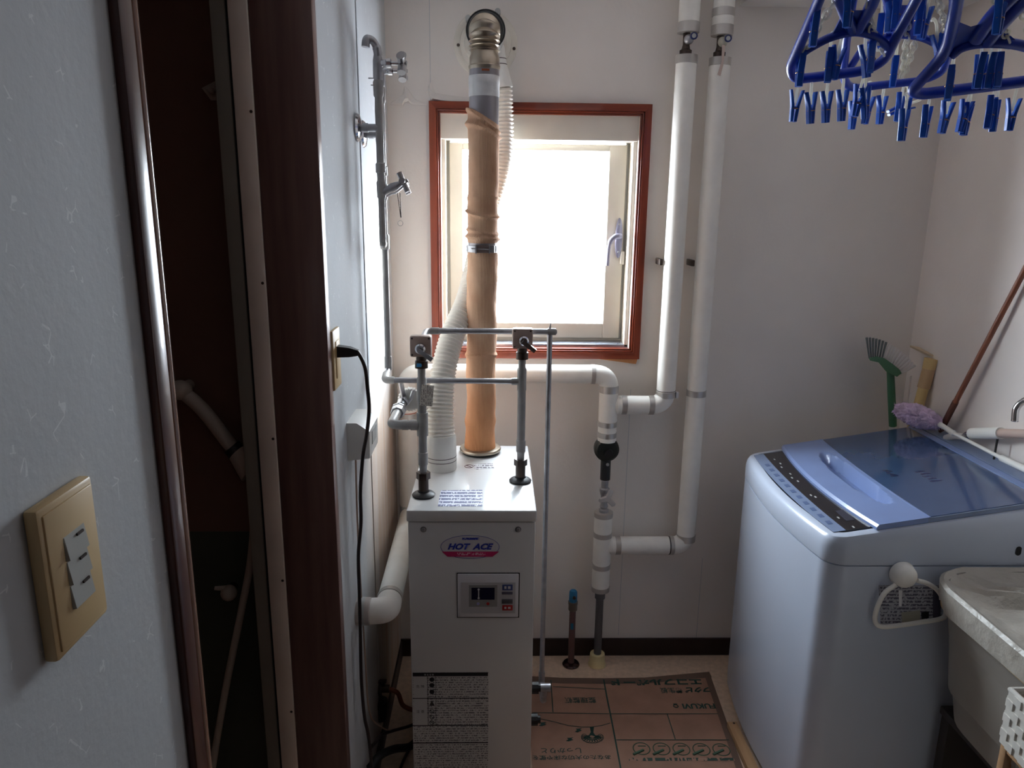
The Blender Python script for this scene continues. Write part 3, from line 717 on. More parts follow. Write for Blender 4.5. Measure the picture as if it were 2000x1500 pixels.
# ================================================================== WATER PIPES ON THE BOILER
def hexnut(b, a, c, r, n=6): return b.tube([a, c], r, n)
def riser(name, label, x, y, zc, hi):
    t = thing(name, label, 'pipe', (x, y, HZ))
    MB().lathe([(0, 0), (0.029, 0), (0.031, 0.004), (0.027, 0.008), (0.016, 0.012), (0.014, 0.016), (0, 0.016)], (x, y, HZ), Z, 32).build('base_flange', M_BLACK, t)
    b = MB(); b.cyl((x, y, HZ + 0.014), (x, y, HZ + 0.050), 0.0135, n=20); b.build('union_body', M_BRONZE, t)
    b = MB(); hexnut(b, (x, y, HZ + 0.048), (x, y, HZ + 0.066), 0.0185); b.build('union_nut', M_BRONZE, t, smooth=False)
    z1 = zc - 0.055
    pr = [(0.0095, HZ + 0.066), (0.0105, HZ + 0.085), (0.0128, HZ + 0.088), (0.0128, HZ + 0.12), (0.0112, HZ + 0.122), (0.0112, z1 - 0.09), (0.0126, z1 - 0.088), (0.0126, z1 - 0.03), (0.010, z1 - 0.026), (0.010, z1)]
    MB().lathe(pr, (x, y, 0), Z, 24).build('pipe', M_PAINTPIPE, t)
    MB().lathe([(0.0, z1 - 0.002), (0.0165, z1 - 0.002), (0.0165, z1 + 0.016), (0.0135, z1 + 0.018), (0.0135, zc - 0.02), (0, zc - 0.02)], (x, y, 0), Z, 20).build('valve_neck', M_BRONZE, t)
    vb = MB().box(x - 0.027, x + 0.027, y - 0.016, y + 0.014, zc - 0.027, zc + 0.027, 0.005).build('valve_box', M_BROWNPLATE, t)
    for sx_ in (-1, 1):
        for sz_ in (-1, 1): MB().sphere((x + sx_ * 0.021, y - 0.0165, zc + sz_ * 0.021), 0.0026, 0.0015, 0.0026, 8, 6).build('screw', M_BRONZE, vb)
    MB().lathe([(0, 0), (0.014, 0), (0.013, 0.010), (0.009, 0.013), (0, 0.013)], (x + hi, y - 0.016, zc - 0.004), (0, -1, 0), 24).build('knob', M_CHROME, vb)
    MB().obox((x + hi + 0.013, y - 0.031, zc - 0.017), (0.8, 0, -0.6), (0.6, 0, 0.8), Y, 0.042, 0.011, 0.010).build('lever', M_CHROME, vb)
    return t
RLX, RLY, RLZ = -0.1815, 1.842, 1.3027
RRX, RRY, RRZ = 0.0775, 1.948, 1.3054
r1 = riser('riser_pipe', 'front left grey pipe with square brown valve and paper tag on boiler', RLX, RLY, RLZ, 0.0)
r2 = riser('riser_pipe', 'rear right grey pipe with square brown valve on boiler', RRX, RRY, RRZ, 0.003)
p = PY(820, 711, RLY); MB().loft([[V((p.x + a, RLY - 0.0168 - d, p.z + c3)) for a, c3 in ((-0.007, -0.004), (0.005, -0.004), (0.007, 0), (0.005, 0.005), (-0.006, 0.005))] for d in (-0.001, 0.001)]).build('blue_label', mat('sky_label', (70, 160, 220), 0.5), r1)
# paper tag
tp = [(824, 751), (848, 753), (844, 794), (819, 792)]
MB().loft([[PY(x, y, RLY - 0.016 - d) for x, y in tp] for d in (0, 0.0006)]).build('paper_tag', print_material('tag_print', (226, 222, 214), (120, 114, 110), 'Z', 'X', 0.0052, 300, 0.5, 0.5), r1)
# tee branch on the left riser
tz = PY(829, 830, RLY).z
ex_ = -0.2625
br = MB().tube(fillet([(RLX, RLY, tz), (ex_, RLY, tz), (ex_ + 0.004, RLY + 0.16, tz + 0.004)], 0.022), 0.0120, 20).build('branch_pipe', M_PAINTPIPE, r1)
MB().cyl((RLX - 0.010, RLY, tz), (RLX - 0.030, RLY, tz), 0.0142, n=20).cyl((RLX - 0.036, RLY, tz), (RLX - 0.052, RLY, tz), 0.0136, n=20).build('branch_socket', M_PAINTPIPE, br)
MB().cyl((RLX, RLY, tz - 0.028), (RLX, RLY, tz + 0.034), 0.0148, n=22).build('tee', M_PAINTPIPE, r1)
MB().lathe([(0.017, 0.10), (0.019, 0.104), (0.019, 0.128), (0.021, 0.130), (0.021, 0.140), (0.016, 0.142)], (ex_ + 0.003, RLY, tz + 0.002), Y, 8).build('union_nut', M_STEEL, br)
# mixing valve with clear ribbed handle
mv = thing('mixing_valve', 'small valve with clear ribbed round handle left behind front riser pipe', 'valve', (ex_ + 0.012, 2.03, tz))
vp = V((ex_ + 0.006, RLY + 0.16, tz + 0.004))
MB().tube([vp, vp + V((0.002, 0.07, 0.006))], [0.014, 0.016], 16).build('body', M_STEEL, mv)
vc = vp + V((0.022, 0.035, 0.010)); b = MB()
rings = []
for rr_, dd in ((0.008, 0.0), (0.030, 0.004), (0.034, 0.012), (0.030, 0.018)):
    rings.append([vc + V(((rr_ + (0.0025 if (k % 2 and rr_ > 0.02) else 0)) * math.cos(2 * math.pi * k / 48), dd, (rr_ + (0.0025 if (k % 2 and rr_ > 0.02) else 0)) * math.sin(2 * math.pi * k / 48))) for k in range(48)])
b.loft(rings).build('ribbed_handle', mat('clear_plastic', (224, 222, 216), 0.25, bump=(30, 0.3)), mv)
MB().tube([vc + V((-0.014, -0.012, 0.012)), vc + V((-0.004, -0.020, -0.004)), vc + V((0.004, -0.012, 0.008)), vc + V((0.010, -0.004, 0.028))], [0.004, 0.007, 0.006, 0.005], 10).build('lever', M_STEEL, mv)
lzz = PY(1015, 745, RRY).z
MB().cyl(vp + V((0.004, 0.045, 0.01)), (vp.x + 0.006, 1.962, lzz - 0.004), 0.007, n=12).build('stem_pipe', M_STEEL, mv)
# cross-over pipes
uz = PY(960, 647, 1.985).z
cr = thing('crossover_pipe', 'upper thin grey level pipe joining both boiler valves with long drop', 'pipe', (0, 1.985, uz))
xe = PY(1088, 648, 1.985).x
MB().tube(fillet([(RLX, RLY + 0.012, uz - 0.004), (RLX, 1.985, uz), (xe - 0.004, 1.985, uz), ], 0.02), 0.0078, 16).build('pipe', M_STEEL, cr)
MB().tube([(RLX + 0.012, 1.985, uz), (RLX + 0.035, 1.985, uz)], 0.0098, 16).build('socket', M_PAINTPIPE, cr)
xd = PY(1068, 900, 1.985).x
MB().tube([(xd - 0.006, 1.985, uz), (xe - 0.004, 1.985, uz), (xe, 1.985, uz)], [0.0098, 0.0095, 0.004], 16).build('end_elbow', M_PAINTPIPE, cr)
zb2 = PY(1063, 1328, 1.985).z
MB().tube([(xd, 1.985, uz - 0.003), (xd, 1.985, zb2)], 0.0072, 16).build('drop_pipe', M_STEEL, cr)
MB().cyl((xd, 1.985, uz + 0.008), (xd + 0.002, 1.985, uz + 0.024), 0.0035, 0.001, n=8).build('vent_tip', M_STEEL, cr)
MB().tube(fillet([(xd, 1.985, zb2 + 0.03), (xd, 1.985, zb2 - 0.012), (xd, 1.905, zb2 - 0.012)], 0.02), 0.0095, 16).build('bottom_elbow', M_STEEL, cr)
MB().cyl((HX1 + 0.028, 1.86, PY(1046, 1343, 1.86).z), (xd + 0.016, 1.86, PY(1046, 1343, 1.86).z), 0.0125, n=16).cyl((xd, 1.86, PY(1046, 1343, 1.86).z), (xd, 1.91, zb2 - 0.012), 0.009, n=12).build('end_union', M_STEEL, cr)
cr2 = thing('crossover_pipe', 'lower thin grey level pipe from rear riser to the corner tap pipes', 'pipe', (0, 1.96, lzz))
MB().tube(fillet([(RRX, RRY, lzz), (-0.291, 1.955, lzz), (-0.2915, 2.017, lzz + 0.018)], 0.02), 0.0076, 16).build('pipe', M_STEEL, cr2)
MB().tube([(RRX - 0.010, RRY, lzz), (RRX - 0.028, RRY, lzz)], 0.0096, 16).build('socket', M_PAINTPIPE, cr2)
MB().tube(fillet([(-0.266, 1.9535, lzz), (-0.2925, 1.955, lzz), (-0.2925, 1.988, lzz + 0.01)], 0.018), 0.0098, 16).build('end_elbow', M_LAG, cr2)

# ================================================================== TAP COLUMN IN THE CORNER
def tap_column(label, x, y, zoff, zlow, spout, handle_len):
    t = thing('tap_column', label, 'tap pipe', (x, y, zlow))
    z0 = 1.96 + zoff
    prof = [(0.0085, zlow), (0.0085, 1.66)] if zlow < 1.5 else [(0.0085, zlow), (0.0085, 1.66)]
    prof += [(0.011, 1.665), (0.012, 1.70), (0.0095, 1.705), (0.0098, 1.722), (0.0125, 1.724), (0.0125, 1.745), (0.0098, 1.748), (0.0096, 1.79), (0.0105, 1.80), (0.0096, 1.83), (0.0105, 1.87), (0.0096, 1.90), (0.0125, 1.905), (0.0128, 1.935), (0.011, 1.94)]
    MB().lathe([(r, z + (zoff if z > 1.5 else 0)) for r, z in prof], (x, y, 0), Z, 18).build('pipe', M_PAINTPIPE, t)
    MB().lathe([(0.010, 1.94 + zoff), (0.012, 1.945 + zoff), (0.0115, 1.985 + zoff), (0.009, 2.0 + zoff), (0.006, 2.012 + zoff)], (x, y, 0), Z, 18).build('faucet_body', M_STEEL, t)
    MB().obox((x - 0.006, y - 0.002, 1.944 + zoff), X, Y, Z, 0.034, 0.004, 0.0025).build('bracket', M_STEEL, t)
    # upper handle valve
    zv = 1.985 + zoff - 0.006
    MB().lathe([(0.008, 0.006), (0.009, 0.02), (0.0115, 0.022), (0.0115, 0.032), (0.005, 0.034), (0.005, handle_len), (0, handle_len)], (x, y, zv), X, 16).build('valve_stem', M_CHROME, t)
    cross(t, V((x + handle_len, y, zv)), V((1, 0, 0)), 0.027, 0.25, 1.7)
    if spout:
        MB().tube(spline([(x + 0.002, y, 1.995 + zoff), (x - 0.001, y - 0.002, 2.012 + zoff), (x - 0.008, y - 0.006, 2.026 + zoff), (x - 0.019, y - 0.010, 2.031 + zoff), (x - 0.024, y - 0.012, 2.026 + zoff), (x - 0.026, y - 0.013, 2.012 + zoff)]), [0.0105] * 10 + [0.0092] * 15 + [0.0098] * 16, 14).build('spout', M_STEEL, t)
    # stub to the wall
    zs = 1.822 + (0.008 if spout else 0.0)
    stb = MB().cyl((XL + 0.012, y, zs), (x, y, zs), 0.0095, n=16).cyl((XL + 0.018, y, zs), (XL + 0.03, y, zs), 0.0112, n=16).build('wall_stub', M_STEEL, t)
    MB().lathe([(0, 0), (0.033, 0.0), (0.034, 0.004), (0.030, 0.009), (0.014, 0.013), (0, 0.013)], (XL, y, zs), X, 30).build('wall_rosette', M_CHROME, stb)
    # lower slanted valve
    zl = 1.675 + zoff
    d = V((0.90, 0, 0.42)).normalized()
    q = V((x, y, zl))
    lv = MB().tube([q, q + d * 0.022, q + d * 0.03, q + d * 0.042, q + d * 0.06], [0.011, 0.0095, 0.012, 0.010, 0.005], 14).build('slanted_valve', M_STEEL, t)
    cross(lv, q + d * 0.062, d, 0.026, 0.6)
    return t
def cross(parent, c, ax, L, rot, fat=1.25):
    a, u, w = frame(ax)
    b = MB().sphere(c, 0.009, u=12, v=8)
    for k in range(4):
        e = (u * math.cos(rot + k * math.pi / 2) + w * math.sin(rot + k * math.pi / 2))
        b.tube([c, c + e * L * 0.6, c + e * L], [0.0045 * fat, 0.0055 * fat, 0.0062 * fat], 10)
    b.cyl(c - a * 0.006, c + a * 0.012, 0.0055, 0.0042, n=10)
    return b.build('cross_handle', mat('worn_chrome', (150, 148, 150), 0.3, 0.55), parent)
TX1, TY1 = -0.2835, 1.935
TX2, TY2 = -0.2905, 2.017
t1 = tap_column('front grey tap pipe of the corner pair with bent spout on top', TX1, TY1, 0.0, 1.553, True, 0.058)
t2 = tap_column('rear grey tap pipe of the corner pair running down to the lower pipe', TX2, TY2, -0.004, lzz + 0.014, False, 0.058)
MB().tube(fillet([(TX1, TY1, 1.60), (TX1, TY1, 1.543), (TX2 - 0.001, TY2 - 0.006, 1.546)], 0.025), 0.0088, 16).build('return_bend', M_PAINTPIPE, t1)
MB().lathe([(0.0115, 1.530), (0.0125, 1.534), (0.0125, 1.565), (0.0115, 1.569)], (TX2, TY2, 0), Z, 18).build('white_collar', M_LAG, t2)
MB().lathe([(0.0098, lzz + 0.015), (0.0105, lzz + 0.02), (0.0105, lzz + 0.05), (0.009, lzz + 0.054)], (TX2, TY2, 0), Z, 18).build('socket', M_PAINTPIPE, t2)
pc = thing('pull_chain', 'tiny bead chain with wire ring hanging from the lower tap handle', 'chain', PY(783, 372, 1.96))
b = MB()
ca, cb = PY(779, 378, 1.955), PY(783, 424, 1.955)
for dx in (-0.003, 0.003):
    for i in range(24):
        b.sphere(ca.lerp(cb, i / 23) + V((dx * (1 - i / 26), 0, 0)), 0.0015, u=6, v=4)
o = b.build('beads', M_BRONZE, pc); o['kind'] = 'stuff'
cr_ = PY(782, 436, 1.955); MB().ring(cr_, Y, 0.0065, 0.0006, 24, 5).build('wire_ring', M_STEEL, pc)

# ================================================================== LAGGED PIPES ON THE BACK WALL
YP, RP = 2.42, 0.0315
def band(parent, a, c2, r=RP, m=None, name='tape_band'):
    a, c2 = V(a), V(c2); d = (c2 - a).normalized()
    return MB().tube([a, a + d * 0.0006, c2 - d * 0.0006, c2], [r + 0.0002, r + 0.0016, r + 0.0016, r + 0.0002], 36).build(name, m or M_TAPE, parent)
def zz(px, py): return PY(px, py, YP).z
hz_ = 1.1005; VX = 0.3905; CXc = -0.289
pipeA = thing('insulated_pipe', 'white lagged pipe level below the window turning down at each end', 'insulated pipe', (0.05, YP, hz_))
MB().tube(fillet([(CXc, YP, 0.58), (CXc, YP, hz_), (VX, YP, hz_), (VX, YP, zz(1186, 861))], 0.052, 10), RP, 36).build('lagging', M_LAG, pipeA)
xa = PY(1158, 730, YP).x; band(pipeA, (xa - 0.007, YP, hz_), (xa + 0.007, YP, hz_))
band(pipeA, (VX, YP, zz(1188, 766)), (VX, YP, zz(1188, 752)))
band(pipeA, (VX, YP, zz(1188, 832)), (VX, YP, zz(1188, 822)))
band(pipeA, (VX, YP, zz(1188, 853)), (VX, YP, zz(1188, 843)))
band(pipeA, (CXc, YP, zz(795, 826)), (CXc, YP, zz(795, 806)))
MB().ring((CXc, YP, zz(795, 804)), Z, RP + 0.001, 0.0014, 36, 6).build('seam_ring', mat('seam_red', (150, 70, 50), 0.6), pipeA)
band(pipeA, (CXc, YP, zz(795, 1003)), (CXc, YP, zz(795, 985)), m=M_GREYPL)
MB().tube([(CXc, YP, zz(795, 1008)), (CXc, YP, 0.56)], RP + 0.003, 30).build('tee_body', M_LAG, pipeA)
# pipe along left wall into the wall
pipeB = thing('insulated_pipe', 'white lagged pipe beside the boiler running low along left wall into it', 'insulated pipe', (-0.27, 2.0, 0.6))
zN, zF = 0.645, 0.598; xN = -0.2655
MB().tube(fillet([(CXc + 0.002, YP - 0.028, zF), (xN, 1.705, zN), (XL + 0.030, 1.700, zN)], 0.05, 10), 0.0325, 36).build('lagging', M_LAG, pipeB)
dd = (V((CXc, YP, zF)) - V((xN, 1.705, zN))).normalized()
q = V((xN, 1.705, zN)) + dd * 0.052; band(pipeB, q, q + dd * 0.020, 0.0325)
M_GREYSLEEVE = mat('grey_wall_sleeve', (182, 172, 166), 0.5)
ws = MB().tube([(XL - 0.002, 1.700, zN), (XL + 0.034, 1.700, zN), (XL + 0.036, 1.700, zN)], [0.0345, 0.0345, 0.033], 36).build('wall_sleeve', M_GREYSLEEVE, pipeB)
MB().tube([(XL + 0.012, 1.700, zN), (XL + 0.022, 1.700, zN)], 0.0353, 36).build('clip_band', M_GREYPL, ws)
# riser 1 with its branch
X1, X2 = 0.584, 0.6875
zT1 = zz(1295, 791)
pipeC = thing('insulated_pipe', 'white lagged riser nearer the window with bend and short branch at its foot', 'insulated pipe', (X1, YP, zT1))
MB().tube(fillet([(VX + 0.028, YP, zT1), (X1, YP, zT1), (X1, YP, zz(1345, 112))], 0.05, 10), RP, 36).build('lagging', M_LAG, pipeC)
for px in (1218, 1271):
    xx = PY(px, 792, YP).x; band(pipeC, (xx - 0.009, YP, zT1), (xx + 0.009, YP, zT1))
MB().tube([(VX + 0.018, YP, zT1), (VX + 0.032, YP, zT1)], [RP - 0.008, RP + 0.0012], 36).build('branch_cone', M_LAG, pipeC)
band(pipeC, (X1, YP, zz(1297, 775)), (X1, YP, zz(1297, 764)))
MB().ring((X1, YP, zz(1297, 762)), Z, RP + 0.0002, 0.001, 36, 6).build('seam_ring', M_BRONZE, pipeC)
MB().box(X1 + RP, X1 + RP + 0.008, YP - 0.02, YP - 0.004, zz(1297, 775), zz(1297, 764)).build('tape_end', M_PAPER, pipeC)
band(pipeC, (X1, YP, zz(1342, 125)), (X1, YP, zz(1342, 108)))
zB1, zT2, zB2 = None, zz(1335, 1065), None
pipeD = thing('insulated_pipe', 'white lagged riser away from the window reaching down to a low branch', 'insulated pipe', (X2, YP, zT2))
MB().tube(fillet([(VX + 0.028, YP, zT2), (X2, YP, zT2), (X2, YP, zz(1411, 118))], 0.05, 10), RP, 36).build('lagging', M_LAG, pipeD)
xx = PY(1206, 1067, YP).x; band(pipeD, (xx - 0.009, YP, zT2), (xx + 0.009, YP, zT2))
MB().tube([(VX + 0.018, YP, zT2), (VX + 0.032, YP, zT2)], [RP - 0.008, RP + 0.0012], 36).build('branch_cone', M_LAG, pipeD)
xx = PY(1306, 1066, YP).x; MB().tube([(xx - 0.0015, YP, zT2), (xx + 0.0015, YP, zT2)], RP + 0.0012, 36).build('black_seam', M_BLACK, pipeD)
band(pipeD, (xx + 0.002, YP, zT2), (xx + 0.016, YP, zT2))
band(pipeD, (X2, YP, zz(1336, 1055)), (X2, YP, zz(1336, 1043)))
band(pipeD, (X2, YP, zz(1357, 773)), (X2, YP, zz(1357, 761)))
band(pipeD, (X2, YP, zz(1411, 129)), (X2, YP, zz(1411, 113)))
# lower vertical
pipeE = thing('insulated_pipe', 'short white lagged upright pipe with silver bands above the floor sleeve', 'insulated pipe', (VX, YP, 0.0))
MB().tube([(VX, YP, zz(1175, 1152)), (VX, YP, zz(1181, 1000))], RP, 36).build('lagging', M_LAG, pipeE)
for py in (1004, 1043, 1104, 1148):
    zc3 = zz(1178, py); band(pipeE, (VX, YP, zc3 - 0.009), (VX, YP, zc3 + 0.009))
zl = zz(1172, 1155)
MB().lathe([(0.014, 0.0), (0.014, 0.265), (0.0155, 0.27), (0.0185, 0.272), (0.0185, 0.295), (0.0155, 0.298), (0.0155, zl)], (VX, YP, 0.0), Z, 22).build('bare_pipe', mat('grey_bare_pipe', (112, 112, 116), 0.5, 0.4), pipeE)
# floor sleeve, bare stub
fs = MB().lathe([(0.016, 0.046), (0.026, 0.046), (0.0275, 0.040), (0.029, 0.010), (0.033, 0.004), (0.033, 0.0), (0.016, 0.0)], (VX, YP, 0), Z, 32).build('pipe_sleeve', M_YELLOWED)
tag(fs, 'yellowed plastic sleeve on floor around the bare grey pipe', 'pipe sleeve')
fx, fy_ = PZ(1115, 1298, 0).x, PZ(1115, 1298, 0).y
sb = thing('floor_stub_pipe', 'short capped brown stub pipe with blue tape standing on the floor', 'pipe', (fx, fy_, 0))
MB().lathe([(0, 0), (0.031, 0), (0.032, 0.004), (0.028, 0.009), (0.014, 0.012), (0, 0.012)], (fx, fy_, 0), Z, 32).build('floor_rosette', mat('dark_chrome', (96, 76, 74), 0.2, 0.9), sb)
zt_ = PY(1116, 1190, fy_).z
MB().cyl((fx, fy_, 0.01), (fx, fy_, zt_), 0.0118, n=20).build('pipe', mat('reddish_pipe', (120, 94, 92), 0.45, 0.5), sb)
MB().lathe([(0.0135, zt_ - 0.004), (0.0165, zt_), (0.0165, zt_ + 0.02), (0.0175, zt_ + 0.022), (0.0175, zt_ + 0.032), (0.012, zt_ + 0.034)], (fx, fy_, 0), Z, 20).build('cap_nut', mat('dull_brass', (130, 122, 112), 0.4, 0.7), sb)
MB().lathe([(0.0145, zt_ + 0.03), (0.015, zt_ + 0.036), (0.0145, zt_ + 0.07), (0.011, zt_ + 0.075), (0, zt_ + 0.075)], (fx, fy_, 0), Z, 14).build('blue_wrap', M_BLUETAPE, sb)
MB().cyl((fx + 0.002, fy_ - 0.012, zt_ + 0.055), (fx + 0.002, fy_ - 0.019, zt_ + 0.055), 0.006, n=10).build('square_end', M_BRONZE, sb)
MB().loft([[V((fx + 0.0120 * math.cos(a), fy_ + 0.0120 * math.sin(a), z_)) for a in (-2.2, -1.9, -1.6, -1.3)] for z_ in (zt_ - 0.075, zt_ - 0.05)], closed=False).build('blue_tape', M_BLUETAPE, sb)
# circulation valve between
gz = PY(1183, 876, YP).z
gv = thing('pressure_valve', 'round black valve with silver star handle between white lagged pipes', 'valve', (VX, YP, zz(1181, 1000)))
gv_x = VX
MB().lathe([(0, -0.020), (0.034, -0.020), (0.042, -0.015), (0.0435, 0.0), (0.042, 0.015), (0.034, 0.022), (0, 0.023)], (gv_x, YP, gz), (0, -1, 0), 40).build('body', mat('black_green_enamel', (34, 38, 36), 0.4, 0.2), gv)
MB().lathe([(0, 0.018), (0.016, 0.018), (0.014, 0.034), (0, 0.035)], (gv_x + 0.004, YP, gz - 0.008), (0, -1, 0), 24).build('cover_cap', M_BLACK, gv)
z5 = zz(1182, 937)
nk = MB().lathe([(0.013, z5), (0.0175, z5 + 0.002), (0.0175, gz - 0.036), (0.0165, gz - 0.03)], (gv_x, YP, 0), Z, 24).build('neck', M_BLACK, gv)
MB().sphere((gv_x + 0.004, YP - 0.018, zz(1183, 904)), 0.006, 0.005, 0.006, 10, 8).build('bolt', M_STEEL, nk)
MB().ring((gv_x, YP, gz - 0.036), Z, 0.0172, 0.0016, 28, 6).build('yellow_ring', mat('brass_ring', (170, 150, 60), 0.4, 0.5), nk)
zb_ = zz(1181, 1001)
pr = [(0.0115, zb_ - 0.004), (0.017, zb_ + 0.002), (0.017, zb_ + 0.012), (0.011, zb_ + 0.016), (0.015, zb_ + 0.024), (0.012, zb_ + 0.034), (0.0135, zb_ + 0.05), (0.012, zb_ + 0.062), (0.0145, zb_ + 0.070), (0.018, zb_ + 0.082), (0.018, zb_ + 0.090), (0.0125, zb_ + 0.094), (0.0125, z5)]
MB().lathe(pr, (gv_x, YP, 0), Z, 20).build('gate_valve', M_STEEL, gv)
MB().cyl((gv_x, YP, z5 - 0.001), (gv_x, YP, z5 + 0.004), 0.0145, n=20).build('white_gasket', M_WHITEPL, gv)
hc = V((gv_x + 0.005, YP - 0.045, zz(1184, 964)))
MB().cyl((gv_x, YP, hc.z), hc, 0.006, n=12).build('spindle', M_STEEL, gv)
b = MB(); pts = []
for k, (ang, L) in enumerate(((70, 0.033), (195, 0.031), (-48, 0.035))):
    for da, ll in ((-14, L * 0.92), (0, L), (14, L * 0.92), (60, 0.0105)):
        a = math.radians(ang + da); pts.append(V((hc.x + ll * math.cos(a), hc.y, hc.z + ll * math.sin(a))))
pts.sort(key=lambda p_: math.atan2(p_.z - hc.z, p_.x - hc.x))
b.loft([[p_ + V((0, 0.004, 0)) for p_ in pts], [hc + (p_ - hc) * 1.06 + V((0, -0.001, 0)) for p_ in pts], [hc + (p_ - hc) * 0.8 + V((0, -0.006, 0)) for p_ in pts]])
b.build('star_handle', mat('bright_steel', (196, 194, 196), 0.35, 0.4), gv)
# tops of the risers with ring-lever valves
for lab, xq, yc, yb, extra in (('upper white lagged pipe end above riser nearer the window', X1, 1348, 64, False), ('upper white lagged pipe end with two silver bands above the farther riser', X2, 1413, 70, True)):
    z_b = zz(yc, yb)
    t = thing('insulated_pipe', lab, 'insulated pipe', (xq, YP, z_b))
    MB().tube([(xq, YP, z_b), (xq, YP, CEIL - 0.001)], RP, 36).build('lagging', M_LAG, t)
    band(t, (xq, YP, z_b - 0.001), (xq, YP, zz(yc, yb - 20)))
    if extra: band(t, (xq, YP, zz(yc, 33)), (xq, YP, zz(yc, 17)))
for i, (lab, xq, pa_, pb_, cap) in enumerate((('small steel valve with blue ring lever on riser nearer the window', X1, (1348, 64), (1345, 110), M_STEEL), ('small steel valve with blue ring lever and hanging tag on farther riser', X2, (1412, 70), (1411, 114), M_CHAIN))):
    za, zb_2 = zz(*pb_) - 0.004, zz(*pa_) + 0.004
    t = thing('riser_valve', lab, 'valve', (xq, YP, za))
    MB().lathe([(0.018, za), (0.0185, za + 0.02), (0.013, za + 0.024), (0.010, za + 0.036), (0.0105, zb_2)], (xq - 0.004, YP, 0), Z, 18).build('body', M_BRONZE, t)
    zc4 = (za + zb_2) / 2 + 0.012
    MB().sphere((xq, YP - 0.014, zc4), 0.015, 0.014, 0.015, 16, 10).build('ball', cap, t)
    lv = MB().ring((xq + 0.010, YP - 0.034, zc4 + 0.006), (0.2, 1, 0), 0.0085, 0.0026, 26, 8).build('ring_lever', mat('navy_lever', (26, 34, 84), 0.4), t)
    MB().lathe([(0, 0), (0.0068, 0), (0.0068, 0.003), (0, 0.0035)], (xq + 0.010, YP - 0.033, zc4 + 0.006), (0, -1, 0), 18).build('cap_disc', M_GREYPL, lv)
    if i: MB().loft([[V((xq + a, YP - 0.036 - d, z_)) for a, z_ in ((-0.008, zc4 - 0.012), (0.002, zc4 - 0.014), (0.0, zc4 - 0.07), (-0.006, zc4 - 0.10), (-0.016, zc4 - 0.096), (-0.006, zc4 - 0.06))] for d in (0, 0.0008)]).build('paper_tag', mat('tag_pinkish', (196, 176, 166), 0.7), t)
# pipe clips beside the risers
for px, py in ((1291, 512), (1353, 514)):
    p = PY(px, py, YP)
    xq = X1 if px < 1300 else X2
    o = MB().box(p.x - 0.005, p.x + 0.006, YP - 0.004, D, p.z - 0.010, p.z + 0.010, 0.002).build('pipe_clip', M_BRONZE)
    tag(o, 'small metal wall clip at mid height of the ' + ('riser nearer the window' if px < 1300 else 'farther riser'), 'clip')

# ================================================================== LEFT WALL: socket, plug, box, switch
sp = thing('wall_socket', 'cream double socket plate on left wall beside the door jamb', 'socket', (XL, 1.565, 1.27))
MB().box(XL, XL + 0.008, 1.530, 1.598, 1.262, 1.390, 0.003).build('plate', M_BEIGEPL, sp)
MB().box(XL + 0.006, XL + 0.010, 1.548, 1.580, 1.285, 1.365, 0.001).build('outlet', M_BEIGEPL, sp)
pg = thing('power_cord', 'black plug in the left wall socket with long dark hanging cord', 'cord', (XL + 0.03, 1.56, 1.32))
pz = PY(665, 686, 1.56).z
a0_, a1_ = V((XL + 0.009, 1.562, pz)), V((XL + 0.036, 1.56, pz - 0.001))
MB().loft([[a0_ + V((0, s_ * 0.012, h_ * 0.012)) for s_, h_ in ((-1, -1), (1, -1), (1, 1), (-1, 1))], [a1_ + V((0, s_ * 0.010, h_ * 0.010)) for s_, h_ in ((-1, -1), (1, -1), (1, 1), (-1, 1))], [a1_ + V((0.018, s_ * 0.005, h_ * 0.006 - 0.002)) for s_, h_ in ((-1, -1), (1, -1), (1, 1), (-1, 1))]]).build('plug', M_BLACK, pg)
cp_ = [a1_ + V((0.010, 0, -0.001)), PY(700, 690, 1.56), PY(713, 718, 1.56), PY(718, 760, 1.56), PY(721, 800, 1.565), PY(716, 850, 1.58), PY(709, 890, 1.60), PY(704, 960, 1.61), PY(705, 1020, 1.61), PY(700, 1085, 1.62), PY(702, 1160, 1.62), PY(704, 1250, 1.62), PY(706, 1330, 1.62), PY(712, 1400, 1.62), PY(722, 1455, 1.62)]
pend = cp_[-1]
cp_ += [V((pend.x + 0.006, 1.66, 0.03)), V((pend.x + 0.02, 1.75, 0.012)), V((-0.26, 1.95, 0.008)), V((-0.2, 2.1, 0.008))]
MB().tube(spline(cp_, 8), 0.0042, 10).build('cord', M_CORD, pg)
bx = thing('wall_control_box', 'white chamfered control box low on left wall beside the cord', 'control box', (XL, 1.72, 1.04))
bz0, bz1 = PY(678, 900, 1.665).z, PY(676, 827, 1.665).z
prof = [(XL, bz0), (XL + 0.052, bz0 + 0.006), (XL + 0.053, bz1 - 0.020), (XL + 0.024, bz1), (XL, bz1)]
MB().loft([[V((x, yy, z)) for x, z in prof] for yy in (1.665, 1.79)]).build('case', M_WHITEPL, bx)
MB().loft([[V((x, yy, z)) for x, z in ((XL + 0.052, bz0 + 0.03), (XL + 0.054, bz0 + 0.03), (XL + 0.0545, bz1 - 0.03), (XL + 0.052, bz1 - 0.03))] for yy in (1.70, 1.76)]).build('window', M_GREYPL, bx)
MB().tube(spline([(XL + 0.012, 1.70, bz0), (XL + 0.010, 1.70, 0.85), (XL + 0.012, 1.72, 0.5), (XL + 0.014, 1.74, 0.32), PY(745, 1420, 1.80), PY(765, 1428, 1.84)]), 0.0022, 8).build('cable', mat('brownish_cable', (158, 132, 116), 0.5), bx)
sw = thing('light_switch', 'cream wall plate with three rocker switches on near left wall', 'switch', (XL, 0.547, 1.30))
SZ_0, SZ_1, SY0, SY1 = 1.306, 1.430, 0.508, 0.584
